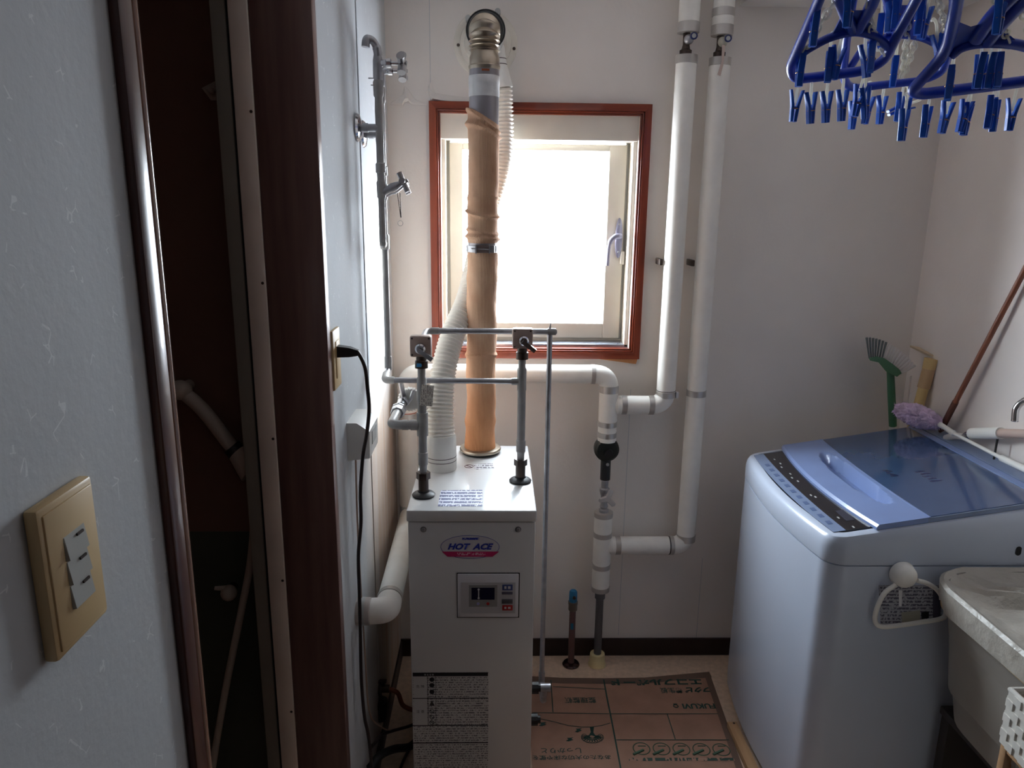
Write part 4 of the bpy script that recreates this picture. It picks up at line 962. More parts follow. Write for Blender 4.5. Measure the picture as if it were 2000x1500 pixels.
MB().box(XL, XL + 0.011, SY0, SY1, SZ_0, SZ_1, 0.003).build('cover', M_BEIGEPL, sw)
MB().box(XL + 0.010, XL + 0.0125, SY0 + 0.005, SY1 - 0.004, SZ_0 + 0.006, SZ_1 - 0.006, 0.001).build('face_plate', M_BEIGEPL, sw)
M_ROCK = mat('rocker_grey', (172, 172, 166), 0.4)
for k in range(3):
    z1_ = SZ_1 - 0.032 - k * 0.0205
    rk = MB().loft([[V((XL + 0.012, y_, z_)) for y_, z_ in ((0.532, z1_ - 0.0198), (0.562, z1_ - 0.0198), (0.562, z1_), (0.532, z1_))], [V((XL + 0.0125 + e, y_, z_)) for y_, z_, e in ((0.533, z1_ - 0.0194, 0.003), (0.561, z1_ - 0.0194, 0.003), (0.561, z1_ - 0.0006, 0.0005), (0.533, z1_ - 0.0006, 0.0005))]]).build('rocker', M_ROCK, sw)
    MB().box(XL + 0.0125, XL + 0.0148, 0.548, 0.557, z1_ - 0.0055, z1_ - 0.0035).build('indicator', M_BRONZE, rk)

# ================================================================== FLOOR AT LEFT OF BOILER
ov = thing('oil_valve', 'dark brass valve low on left wall beside the boiler', 'valve', PY(735, 1345, 1.98))
q = PY(748, 1345, 1.98)
MB().cyl((XL, 1.98, q.z), (q.x + 0.02, 1.98, q.z), 0.012, n=14).cyl((q.x - 0.02, 1.98, q.z), (q.x - 0.005, 1.98, q.z), 0.020, n=8).build('body', mat('tarnished_brass', (72, 60, 48), 0.4, 0.6), ov)
MB().cyl((q.x, 1.98, q.z), (q.x, 1.98, q.z + 0.028), 0.007, n=12).build('stem', M_BRONZE, ov)
MB().box(q.x - 0.028, q.x + 0.012, 1.972, 1.988, q.z + 0.022, q.z + 0.030, 0.003).build('lever', M_BRONZE, ov)
MB().tube(spline([(q.x + 0.015, 1.98, q.z), (q.x + 0.045, 1.975, q.z - 0.012), (q.x + 0.06, 1.97, q.z - 0.05), (HX0 - 0.02, 1.96, q.z - 0.06), (HX0 + 0.002, 1.95, q.z - 0.05)]), 0.007, 12).build('copper_pipe', M_ROUNDRED, ov)
fh = thing('filter_cup', 'dark round oil filter under brass valve at left of boiler', 'filter', PY(735, 1390, 1.97))
q2 = PY(742, 1375, 1.97)
MB().lathe([(0, -0.055), (0.014, -0.055), (0.020, -0.045), (0.021, -0.005), (0.024, 0.0), (0.024, 0.012), (0.010, 0.016), (0, 0.016)], q2, Z, 20).build('cup', M_RUBBER, fh)
MB().cyl((q2.x, 1.97, q2.z + 0.014), (q2.x, 1.978, q.z - 0.008), 0.006, n=10).build('neck', M_BRONZE, fh)
MB().cyl((XL, 1.97, q2.z + 0.006), (q2.x - 0.018, 1.97, q2.z + 0.006), 0.006, n=10).build('bracket', M_BRONZE, fh)
bh = MB().tube(spline([PY(722, 1500, 1.70), PY(742, 1476, 1.74), PY(770, 1463, 1.80), PY(800, 1458, 1.86), (HX0 + 0.004, 1.90, PY(800, 1460, 1.86).z)]), 0.011, 14).build('black_hose', M_RUBBER)
tag(bh, 'thick black hose curling low at left foot of the boiler', 'hose')
bc = MB().tube(spline([PY(723, 1462, 1.66), PY(733, 1450, 1.70), PY(745, 1436, 1.78), PY(765, 1428, 1.84), PY(800, 1418, 1.90), (HX0 + 0.004, 1.92, PY(802, 1417, 1.90).z)]), 0.0045, 10).build('thin_cable', M_CORD)
tag(bc, 'thin black cable running from cord end to left boiler side', 'cable')

# ================================================================== FLOOR BOARD WITH GREEN PRINT
fbp = thing('floor_board', 'brown protective floor sheet with green upside-down print beside the boiler', 'floor sheet', (0.46, 1.8, 0))
A, B_ = PZ(1385, 1314, 0), PZ(1450, 1500, 0)
q00 = V((0.125, 2.345, 0)); q10 = V((A.x, A.y, 0)); dirn = (B_ - A).normalized(); q11 = A + dirn * 1.15; q01 = V((0.125, 1.2, 0))
mid = PZ(1180, 1328, 0)
far = [q00, V((0.25, 2.333, 0)), V((mid.x, mid.y + 0.004, 0)), V((0.55, 2.332, 0)), q10]
poly = far + [q11, V((0.125, q11.y, 0))]
MB().loft([[p_ + V((0, 0, h_)) for p_ in poly] for h_ in (0.0005, 0.004)]).build('sheet', M_BOARD, fbp, smooth=False)
b = MB(); n0 = [p_ + V((0, 0, 0.0045)) for p_ in far]; n1 = [p_ + V((0, -0.033, 0.0045)) for p_ in far]
b.loft([n0, n1], closed=False); b.build('edge_band', M_BOARDEDGE, fbp, smooth=False)
nr = V((dirn.y, -dirn.x, 0))
if nr.x > 0: nr = -nr
b = MB(); b.loft([[q10 + V((0, 0, 0.0046)), q11 + V((0, 0, 0.0046))], [q10 + nr * 0.022 + V((0, -0.01, 0.0046)), q11 + nr * 0.022 + V((0, 0, 0.0046))]], closed=False); b.build('edge_band', M_BOARDEDGE, fbp, smooth=False)
ZI = 0.0049
def pline(pts, w=0.0032):
    P_ = [PZ(x, y, ZI) for x, y in pts]; b = MB(); l_, r_ = [], []
    for i, p_ in enumerate(P_):
        d = (P_[min(i + 1, len(P_) - 1)] - P_[max(i - 1, 0)]).normalized(); nn = V((-d.y, d.x, 0)) * w / 2
        l_.append(p_ + nn); r_.append(p_ - nn)
    b.loft([l_, r_], closed=False); return b.build('printed_line', M_INK, fbp, smooth=False)
pline([(1179, 1327), (1186, 1365), (1192, 1394), (1202, 1446), (1214, 1510)], 0.005)
pline([(1040, 1392), (1190, 1394)]); pline([(1192, 1394), (1402, 1394)])
pline([(1076, 1328), (1080, 1391)]); pline([(1080, 1341), (1182, 1346)])
pline([(1303, 1394), (1319, 1444)]); pline([(1204, 1445), (1424, 1445)])
def ptext(body, px0, px1, py0, py1, **k):
    a, c2 = PZ(px0, (py0 + py1) / 2, ZI), PZ(px1, (py0 + py1) / 2, ZI)
    t0, t1_ = PZ((px0 + px1) / 2, py0, ZI), PZ((px0 + px1) / 2, py1, ZI)
    return text(body, (a + c2) / 2, -X, -Y, abs(t0.y - t1_.y), M_INK, fbp, 'print', width=abs(c2.x - a.x), lift=0.0, **k)
ptext('エコフルボード', 1192, 1371, 1326, 1339, bold=0.045)
ptext('フクビ', 1337, 1387, 1342, 1353, bold=0.05, shear=0.2)
ptext('養生板', 1290, 1333, 1343, 1354, bold=0.015)
ptext('FUKUVI', 1333, 1397, 1374, 1384, bold=0.035)
ptext('整理整頓', 1103, 1164, 1362, 1373, bold=0.012)
ptext('しっかりと', 1057, 1135, 1461, 1471, bold=0.01)
ptext('あなたの大切な床や壁を', 1040, 1193, 1475, 1484, bold=0.01)
p = PZ(1320, 1379, ZI); MB().ring(p, Z, 0.0075, 0.0018, 20, 4).tube([p + V((-0.006, 0.010, 0)), p + V((0.006, 0.010, 0))], 0.0018, 4).build('print', M_INK, fbp)
# tree, bird, hanging line drawing
pline([(1050, 1403), (1080, 1409), (1110, 1417), (1135, 1420), (1155, 1420), (1175, 1417), (1192, 1412)], 0.003)
b = MB(); b.loft([[PZ(x, y, ZI) for x, y in ((1152, 1420), (1160, 1420), (1159, 1431), (1166, 1440), (1155, 1436), (1147, 1440), (1154, 1430))] , [PZ(x, y, ZI + 0.0002) for x, y in ((1152, 1420), (1160, 1420), (1159, 1431), (1166, 1440), (1155, 1436), (1147, 1440), (1154, 1430))]]); b.build('print', M_INK, fbp, smooth=False)
for k in range(13):
    a = math.radians(-20 + k * 18.5); cx9, cy9 = 1157 + 17 * math.cos(a), 1440 + 8 * math.sin(a)
    MB().tube([PZ(1157 + 5 * math.cos(a), 1438 + 3 * math.sin(a), ZI), PZ(cx9, cy9, ZI)], 0.0012, 4).ring(PZ(cx9, cy9, ZI), Z, 0.008, 0.0008, 14, 4).build('print', M_INK, fbp)
for (x, y, s_) in ((1113, 1444, 1), (1130, 1426, 0.9), (1060, 1414, 1.0)):
    pt_ = [(x - 8 * s_, y + 3), (x - 2, y + 4), (x + 7 * s_, y + 1), (x + 3, y - 1), (x + 7 * s_, y - 4), (x, y - 3), (x - 6 * s_, y - 3), (x - 3, y)]
    MB().loft([[PZ(a, c2, ZI) for a, c2 in pt_], [PZ(a, c2, ZI + 0.0002) for a, c2 in pt_]]).build('print', M_INK, fbp, smooth=False)
M_INK2 = mat('pale_green_ink', (66, 98, 78), 0.7)
for k in range(5):
    x = 1253 + k * 39
    MB().ring(PZ(x, 1462 + 0.5 * k, ZI), Z, 0.026, 0.0016, 22, 4).tube([PZ(x - 16, 1474, ZI), PZ(x + 4, 1465, ZI)], 0.0045, 4).tube([PZ(x - 7, 1457, ZI), PZ(x + 8, 1457, ZI)], 0.0014, 4).build('print', M_INK2, fbp)
ptxt = [(1228, 1480), (1432, 1480), (1436, 1486), (1229, 1486)]
MB().loft([[PZ(x, y, ZI - 0.0002) for x, y in ptxt], [PZ(x, y, ZI) for x, y in ptxt]]).build('print', print_material('sheet_small_print', (158, 122, 104), (50, 72, 62), 'X', 'Y', 0.06, 90, 0.46, 0.99, 0.7), fbp, smooth=False)

# ================================================================== WASHING MACHINE
WXb, WY0, WY1 = 1.418, 1.655, 2.305
wm = thing('washing_machine', 'white top-loading washing machine with blue lid against right wall', 'washing machine', (1.1, 1.98, 0))
def wash_ring(z, grow=0.0, ztop=None):
    ymid, hy = (WY0 + WY1) / 2, (WY1 - WY0) / 2
    pts = []
    hh = hy - 0.050
    for i in range(15):
        t = -1 + 2 * i / 14; pts.append((0.803 + 0.022 * t * t - grow, ymid + hh * t))
    for i in range(1, 9):
        a = math.pi / 2 * i / 8; pts.append((0.825 + 0.055 * (1 - math.cos(a)) - grow * math.cos(a), ymid + hh + 0.050 * math.sin(a) + grow * math.sin(a)))
    pts.append((WXb, WY1 + grow)); pts.append((WXb, WY0 - grow))
    for i in range(8, 0, -1):
        a = math.pi / 2 * i / 8; pts.append((0.825 + 0.055 * (1 - math.cos(a)) - grow * math.cos(a), ymid - hh - 0.050 * math.sin(a) - grow * math.sin(a)))
    return [V((x, y, (z if ztop is None else ztop(x)))) for x, y in pts]
slope = lambda x: 0.862 + (max(x, 0.80) - 0.82) * 0.16
ZS = 0.795
MB().loft([wash_ring(0.03), wash_ring(0.06, 0.002), wash_ring(ZS - 0.003, 0.002), wash_ring(ZS - 0.003, -0.006), wash_ring(ZS, -0.006)]).build('body', M_WASH, wm)
MB().box(0.87, WXb - 0.01, WY0 + 0.03, WY1 - 0.03, 0.0, 0.032).build('plinth', M_BLACK, wm)
MB().loft([wash_ring(ZS, -0.006), wash_ring(ZS, 0.0022), wash_ring(ZS + 0.003, 0.003), wash_ring(0, 0.003, lambda x: slope(x) - 0.028), wash_ring(0, 0.000, lambda x: slope(x) - 0.012), wash_ring(0, -0.006, lambda x: slope(x) - 0.003), wash_ring(0, -0.016, lambda x: slope(x)), wash_ring(0, -0.026, lambda x: slope(x) - 0.0005), wash_ring(0, -0.028, lambda x: slope(x) - 0.045)]).build('top_frame', M_WASH, wm)
def sp_(x, y, h=0.0): return V((x, y, slope(x) + h))
def slab(name, outline, h0, h1, m, parent, bev=0.0):
    b = MB(); n_ = len(outline)
    cxm = sum(p_[0] for p_ in outline) / n_; cym = sum(p_[1] for p_ in outline) / n_
    ins = lambda p_, k: (cxm + (p_[0] - cxm) * k, cym + (p_[1] - cym) * k)
    rings = [[sp_(x, y, h0) for x, y in outline], [sp_(x, y, h1 - bev) for x, y in outline]]
    if bev: rings.append([sp_(*ins(p_, 1 - bev * 3.2), h1) for p_ in outline])
    return b.loft(rings).build(name, m, parent)
ym = (WY0 + WY1) / 2
bow = lambda x, a, y: x - a * (1 - ((y - ym) / 0.31) ** 2)
ys = [WY0 + 0.014 + (WY1 - WY0 - 0.028) * i / 16 for i in range(17)]
ysp = [1.668 + (2.196 - 1.668) * i / 16 for i in range(17)]
ysp = [1.688 + (2.268 - 1.688) * i / 16 for i in range(17)]
pn = slab('control_panel', [(bow(0.850, 0.018, y), y) for y in ysp] + [(bow(0.950, 0.020, y), y) for y in reversed(ysp)], -0.030, 0.0012, mat('panel_black', (26, 24, 30), 0.15, coat=0.5), wm)
slab('button_strip', [(bow(0.850, 0.018, y), y) for y in ysp] + [(bow(0.880, 0.012, y), y) for y in reversed(ysp)], 0.0008, 0.0020, M_WASHGREY, pn)
for i in range(11):
    y = 1.74 + i * 0.043; x = bow(0.864, 0.012, y)
    slab('button', [(x - 0.006, y - 0.010), (x + 0.006, y - 0.010), (x + 0.006, y + 0.010), (x - 0.006, y + 0.010)], 0.0018, 0.0026, mat('button_blue', (84, 102, 140), 0.4), pn)
for i, y in enumerate((1.70, 1.76, 1.90, 1.915, 2.02, 2.05, 2.08, 2.14, 2.17, 2.21)):
    x = bow(0.905 - 0.006 * (i % 2), 0.014, y)
    slab('print_mark', [(x - 0.002, y - 0.006), (x + 0.002, y - 0.006), (x + 0.002, y + 0.005), (x - 0.002, y + 0.005)], 0.001, 0.0016, M_GREYPL, pn)
slab('display', [(0.902, 1.735), (0.922, 1.735), (0.922, 1.80), (0.902, 1.80)], 0.0011, 0.0018, mat('display_grey', (60, 60, 72), 0.15), pn)
# lid: blue front bar with recessed grip, dark glass, rear strip
LY0, LY1 = 1.668, 2.290
yl = [LY0 + (LY1 - LY0) * i / 20 for i in range(21)]
fl_ = lambda y: bow(0.944, 0.026, y); bl_ = lambda y: bow(1.070, 0.010, y)
lidb = MB()
# bar built as strips, with the grip scooped down
nx = 14
def grip(x, y):
    u = (x - 1.022 - 0.006 * ((y - 1.975) / 0.2) ** 2) / 0.030; v = (y - 1.975) / 0.205
    d = 1 - (abs(u) ** 2.2 + abs(v) ** 2.4)
    return -0.036 * min(1, max(0, d) * 3.0) * (0.35 + 0.65 * min(1, max(0, (u + 1) / 1.4)))
ygr = [LY0 + (LY1 - LY0) * i / 60 for i in range(61)]; nx = 26
rings = []
for i in range(nx + 1):
    t = i / nx
    rings.append([sp_(fl_(y) + (bl_(y) - fl_(y)) * t, y, 0.014 + grip(fl_(y) + (bl_(y) - fl_(y)) * t, y) - (0.006 if i == 0 else 0)) for y in ygr])
low = [sp_(fl_(y), y, 0.001) for y in ygr]; lowb = [sp_(bl_(y), y, 0.001) for y in ygr]
lidb.loft([low] + rings + [lowb], closed=False)
for e in (0, -1):
    for i in range(nx):
        a, c2 = rings[i][e], rings[i + 1][e]
        vs2 = [lidb.bm.verts.new(a), lidb.bm.verts.new(c2), lidb.bm.verts.new(V((c2.x, c2.y, slope(c2.x)))), lidb.bm.verts.new(V((a.x, a.y, slope(a.x))))]
        lidb.bm.faces.new(vs2)
ld = lidb.build('lid', M_WASHBLUE, wm)
slab('lid_rim', [(bl_(y), y) for y in yl] + [(1.372, y) for y in reversed(yl)], 0.0005, 0.0120, M_WASHGREY, ld)
yg = [LY0 + 0.004 + (LY1 - LY0 - 0.008) * i / 20 for i in range(21)]
slab('lid_glass', [(bl_(y) + 0.004, y) for y in yg] + [(1.352, y) for y in reversed(yg)], 0.011, 0.0135, M_WASHGLASS, ld)
slab('lid_glass_seam', [(bl_(y), y) for y in yl] + [(bl_(y) + 0.005, y) for y in reversed(yl)], 0.011, 0.0146, M_WASHBLUE, ld)
slab('lid_back_strip', [(1.354, LY0), (1.354, LY1), (1.374, LY1), (1.374, LY0)], 0.010, 0.0146, M_WASHBLUE, ld)
for (x0_, x1_, y0_, y1_, m_) in ((1.185, 1.215, 1.86, 1.95, mat('lid_print_a', (52, 58, 92), 0.3)), (1.115, 1.135, 1.93, 1.985, mat('lid_print_b', (46, 54, 84), 0.3))):
    for k in range(5):
        yy = y0_ + (y1_ - y0_) * k / 5
        slab('lid_lettering', [(x0_ + 0.004 * (k % 2), yy), (x1_ - 0.005 * (k % 3), yy), (x1_ - 0.005 * (k % 3), yy + 0.010), (x0_ + 0.004 * (k % 2), yy + 0.010)], 0.0132, 0.0138, m_, ld)
rp_ = slab('rear_panel', [(1.377, WY0 + 0.012), (1.377, WY1 - 0.012), (WXb, WY1 - 0.012), (WXb, WY0 + 0.012)], -0.004, 0.016, M_WASHGREY, wm)
slab('hinge_gap', [(1.374, LY0), (1.374, LY1), (1.3775, LY1), (1.3775, LY0)], 0.0, 0.013, M_BLACK, wm)
# side slot and rating label on near side
p = PY(1989, 1076, WY0 - 0.003)
slt = MB(); o_ = []
for k in range(20):
    a = 2 * math.pi * k / 20; o_.append(V((p.x + 0.007 * math.cos(a), WY0 - 0.0032, p.z + 0.007 * math.sin(a) + (0.005 if math.sin(a) > 0 else -0.005))))
slt.loft([o_, [q_ + V((0, -0.0012, 0)) for q_ in o_]]).build('side_slot', M_BLACK, wm)
lp = [PY(x, y, WY0 - 0.002) for x, y in ((1716, 1143), (1841, 1143), (1838, 1214), (1720, 1220))]
M_RATE = print_material('rating_print', (176, 178, 188), (92, 90, 108), 'X', 'Z', 0.0095, 210, 0.47, 0.62)
rl = MB().loft([lp, [q_ + V((0, -0.0006, 0)) for q_ in lp]]).build('rating_label', M_RATE, wm)
lq = [PY(x, y, WY0 - 0.0026) for x, y in ((1822, 1146), (1840, 1146), (1836, 1208), (1822, 1208))]
MB().loft([lq, [q_ + V((0, -0.0005, 0)) for q_ in lq]]).build('label_bar', mat('label_dark', (74, 74, 92), 0.4), rl)
lq = [PY(x, y, WY0 - 0.0026) for x, y in ((1760, 1196), (1797, 1192), (1797, 1212), (1762, 1216))]
MB().loft([lq, [q_ + V((0, -0.0005, 0)) for q_ in lq]]).build('label_blank', mat('label_greenish', (166, 164, 150), 0.5), rl)
lq = [PY(x, y, WY0 - 0.0026) for x, y in ((1799, 1196), (1814, 1194), (1814, 1207), (1800, 1209))]
MB().loft([lq, [q_ + V((0, -0.0005, 0)) for q_ in lq]]).build('label_mark', M_INKBLACK, rl)
lq = [PY(x, y, WY0 - 0.0026) for x, y in ((1755, 1153), (1762, 1153), (1761, 1184), (1756, 1184))]
MB().loft([lq, [q_ + V((0, -0.0005, 0)) for q_ in lq]]).build('label_blank', M_PAPER, rl)
# towel ring on suction cup
tg = thing('towel_ring', 'white D-shaped towel ring on suction cup on washing machine side', 'towel ring', PY(1768, 1130, WY0 - 0.02))
pc2 = PY(1770, 1128, WY0 - 0.028)
MB().lathe([(0.0, 0.0), (0.030, 0.0), (0.032, 0.004), (0.030, 0.012), (0.028, 0.024), (0.022, 0.032), (0.010, 0.036), (0, 0.0365)], (pc2.x, WY0 - 0.004, pc2.z), (0, -1, 0), 36).build('suction_cup', M_LAG, tg)
yr = WY0 - 0.022
dp = [(1750, 1142), (1728, 1158), (1714, 1185), (1709, 1212), (1722, 1224), (1760, 1221), (1800, 1215), (1836, 1209), (1847, 1200), (1845, 1178), (1832, 1154), (1812, 1140), (1792, 1134)]
MB().tube(spline([PY(x, y, yr) for x, y in dp], 6), 0.0058, 12).build('ring', M_LAG, tg)
# batten on the floor in front of washer
wb = thing('floor_batten', 'thin light wood batten on floor along washing machine front', 'batten', (0.79, 1.8, 0))
e0, e1 = PZ(1437, 1408, 0.0), PZ(1470, 1500, 0.0)
MB().box(0.768, 0.800, 1.15, 2.075, 0.0005, 0.022, 0.002).build('strip', M_PINEW, wb)
MB().sphere((0.788, 2.066, 0.022), 0.004, 0.004, 0.0018, 10, 6).build('nail_head', M_BRONZE, wb)

# ================================================================== CORNER TOOLS
# duster lying on the washer
ZD = 0.998
du = thing('feather_duster', 'fluffy lilac duster with white handle lying on washing machine back edge', 'duster', (1.38, 2.2, ZD))
h0_, h1_ = PY(1752, 800, 2.315), PX(1832, 826, 1.372)
h0_ = V((1.262, 2.285, 1.012)); h1_ = V((1.372, 2.20, 1.003))
h0_ = PZ(1750, 798, 1.035); h1_ = PZ(1836, 828, 1.02)
if h0_.y > 2.40: k_ = 2.40 / h0_.y
def pull(p_, y): k_ = y / p_.y; return V((p_.x * k_, y, H + (p_.z - H) * k_))
h0_, h1_ = pull(h0_, 2.29), pull(h1_, 2.165)
random.seed(3); b = MB()
rings = []; NS = 34; NR = 56
ax = (h1_ - h0_).normalized(); u_ = ax.orthogonal().normalized(); w_ = ax.cross(u_)
for i in range(NS + 1):
    t = i / NS; env = 0.033 * (math.sin(math.pi * min(1, max(0.0, t * 0.93 + 0.035))) ** 0.45)
    rings.append([h0_ + ax * (h1_ - h0_).length * t + (u_ * math.cos(2 * math.pi * k / NR) + w_ * math.sin(2 * math.pi * k / NR)) * env * (1 + random.uniform(-0.20, 0.22)) + ax * random.uniform(-0.003, 0.003) for k in range(NR)])
head = b.loft(rings).build('fluff_head', M_LILAC, du, sharp=180)
b = MB(); random.seed(5)
for i in range(900):
    t = random.random(); a = random.random() * 6.283; env = 0.033 * (math.sin(math.pi * (t * 0.93 + 0.035)) ** 0.45)
    d = (u_ * math.cos(a) + w_ * math.sin(a) + ax * random.uniform(-0.5, 0.5)).normalized(); s_ = h0_ + ax * (h1_ - h0_).length * t + d * env * 0.85
    e_ = d * random.uniform(0.007, 0.014); sd = d.orthogonal().normalized() * 0.0022
    v1, v2, v3 = b.bm.verts.new(s_ + sd), b.bm.verts.new(s_ - sd), b.bm.verts.new(s_ + e_ + ax * random.uniform(-.004, .004))
    b.bm.faces.new((v1, v2, v3))
o = b.build('fluff', M_LILAC, du); o['kind'] = 'stuff'
g1, g2, g3 = h1_, pull(PZ(1862, 850, 1.02), 2.10), None
g2 = PX(1862, 846, 1.383); g3 = PX(1955, 894, 1.39); g4 = PX(2040, 934, 1.39)
MB().tube([h1_ - ax * 0.01, h1_.lerp(g2, 0.5), g2], [0.009, 0.0075, 0.008], 12).build('ferrule', M_LAG, du)
MB().sphere(g2, 0.009).tube([g2, g3, g3 + (g4 - g3) * 0.02, g4], [0.0048, 0.0055, 0.0095, 0.0095], 12).build('handle', M_LAG, du)
# green deck brush
gb = thing('deck_brush', 'green scrubbing brush head upward with grey and white bristles in corner', 'brush', (1.32, 2.40, 0))
yb = 2.37
MB().tube([(PY(1744, 815, yb).x, yb, 0.0), PY(1744, 830, yb)], 0.0105, 14).build('handle', M_BRISTLEW, gb)
MB().tube([PY(1744, 832, yb), PY(1741, 770, yb), PY(1739, 722, yb)], [0.0125, 0.0125, 0.0115], 14).build('socket', M_GREEN, gb)
hd = [(1697, 699), (1699, 704), (1716, 708), (1730, 725), (1752, 736), (1761, 729), (1757, 722), (1745, 712), (1728, 700), (1712, 696)]
MB().loft([[PY(x, y, yb - d) for x, y in hd] for d in (-0.028, -0.02, 0.02, 0.028)]).build('head', M_GREEN, gb)
random.seed(11)
for k in range(17):
    t = k / 16; a = V((1698 + 61 * t, 697 + 31 * t ** 1.5 , 0)); ang = math.radians(100 - 78 * t); L = 38
    ex1, ey1 = a.x + L * math.cos(ang) * 0.8, a.y - L * math.sin(ang)
    m_ = M_BRISTLEG if k < 7 else M_BRISTLEW
    for d in (-0.016, 0.0, 0.016):
        MB().tube([PY(a.x, a.y + 3, yb + d), PY(ex1, ey1, yb + d * 1.3)], [0.0028, 0.0042], 6).build('bristle_tuft', m_, gb)
# beige pole with square plate
bp = thing('plate_stand', 'beige tube with flat square plate on top leaning in the corner', 'stand', (1.34, 2.27, 0))
ysn = 2.335
b1, b2 = PY(1819, 703, ysn), PY(1792, 800, ysn)
dwn = (b2 - b1).normalized(); foot = b1 + dwn * ((b1.z - 0.0) / -dwn.z)
MB().tube([V((foot.x, ysn, 0.0)), b1.lerp(b2, 0.55), ], 0.0165, 20).build('tube', M_BEIGE2, bp)
MB().tube([b1.lerp(b2, 0.56), b1.lerp(b2, 0.16)], 0.0195, 20).build('sleeve', mat('tan_sleeve', (190, 158, 118), 0.5), bp)
MB().tube([b1.lerp(b2, 0.18), b1 + V((0, 0, 0.004))], [0.0205, 0.0215], 20).build('neck', M_BEIGE2, bp)
zp_ = b1.z + 0.008
pq = [PZ(1777, 678, zp_ + 0.012), PZ(1836, 681, zp_ + 0.012), PZ(1868, 697, zp_ + 0.002), PZ(1812, 695, zp_ + 0.002)]
pq = [V((min(q_.x, XR - 0.003), min(q_.y, D - 0.004), q_.z)) for q_ in pq]
MB().loft([pq, [q_ + V((0, 0, 0.006)) for q_ in pq]]).build('plate', mat('cream_plate', (206, 186, 156), 0.5), bp)
MB().cyl(b1 + V((0.030, 0, -0.010)), b1 + V((0.030, 0, 0.012)), 0.010, n=14).build('peg', M_LAG, bp)
# leaning brown pole
bpz = PX(1849, 818, 1.398); tpz = PX(2000, 530, 1.418)
dpl = (tpz - bpz)
pl = thing('brown_pole', 'thin brown pole leaning on the right wall above the duster', 'pole', bpz)
kz = (0.975 - bpz.z) / dpl.z
st_ = bpz + dpl * kz; en_ = tpz + dpl * 0.35
j_ = st_.lerp(en_, 0.16)
MB().tube([st_, st_.lerp(j_, 0.1), j_], [0.004, 0.0095, 0.0095], 14).build('ferrule', mat('dark_brown_ferrule', (96, 54, 40), 0.5), pl)
MB().tube([j_, j_.lerp(en_, 0.01), en_], [0.0095, 0.0078, 0.0078], 14).build('shaft', M_BROWNPOLE, pl)
# pale flat bar leaning beside the beige tube
ls = MB().loft([[PY(x, y, 2.455) for x, y in ((1777, 735), (1783, 733), (1793, 840), (1769, 840))], [PY(x, y, 2.448) for x, y in ((1777, 735), (1783, 733), (1793, 840), (1769, 840))]]).build('leaning_board', M_BRISTLEW)
tag(ls, 'narrow pale pointed board against back wall between brush and beige tube', 'board')
# washing machine tap and hoses on right wall
tpw = thing('wall_tap', 'chrome tap spout on the right wall above the washing machine', 'tap', PX(1985, 790, 1.40))
s0, s1, s2 = PX(1982, 822, 1.372), PX(1985, 798, 1.374), PX(2010, 782, 1.395)
MB().tube(spline([s0, s1, s1.lerp(s2, 0.5) + V((0, 0, 0.008)), s2, V((XR - 0.004, s2.y - 0.03, s2.z + 0.002))]), 0.0085, 16).build('spout', M_CHROME, tpw)
MB().lathe([(0, 0), (0.026, 0), (0.026, 0.004), (0.012, 0.012), (0, 0.012)], (XR, s2.y - 0.03, s2.z + 0.002), (-1, 0, 0), 26).build('rosette', M_CHROME, tpw)
MB().ring(s0, (0, 0, 1), 0.0082, 0.0012, 20, 6).build('outlet_ring', M_CHROME, tpw)
ih = thing('inlet_hose', 'pinkish washing machine water hose with white connector by right wall', 'hose', PX(1950, 848, 1.40))
k0, k1, k2, k3 = PX(1884, 853, 1.40), PX(1898, 847, 1.40), PX(1955, 846, 1.405), PX(2060, 850, 1.41)
MB().tube([k1, k2], 0.0165, 22).build('connector', M_LAG, ih)
MB().tube([k2, k2.lerp(k3, 0.3), k3], 0.0125, 18).build('tube', M_PINKHOSE, ih)
MB().tube([k0, k1.lerp(k0, 0.5), k1], [0.010, 0.0125, 0.011], 16).build('union', M_CHROME, ih)
MB().tube(spline([k0, k0 + V((-0.006, 0.04, -0.010)), V((k0.x - 0.01, k0.y + 0.07, slope(1.39) + 0.016))]), 0.010, 14).build('elbow', M_BRISTLEW, ih)
MB().cyl(k2 + V((0, 0.01, -0.014)), V((k2.x, k2.y + 0.01, slope(1.39) + 0.012)), 0.003, n=8).build('strap', M_BLACK, ih)

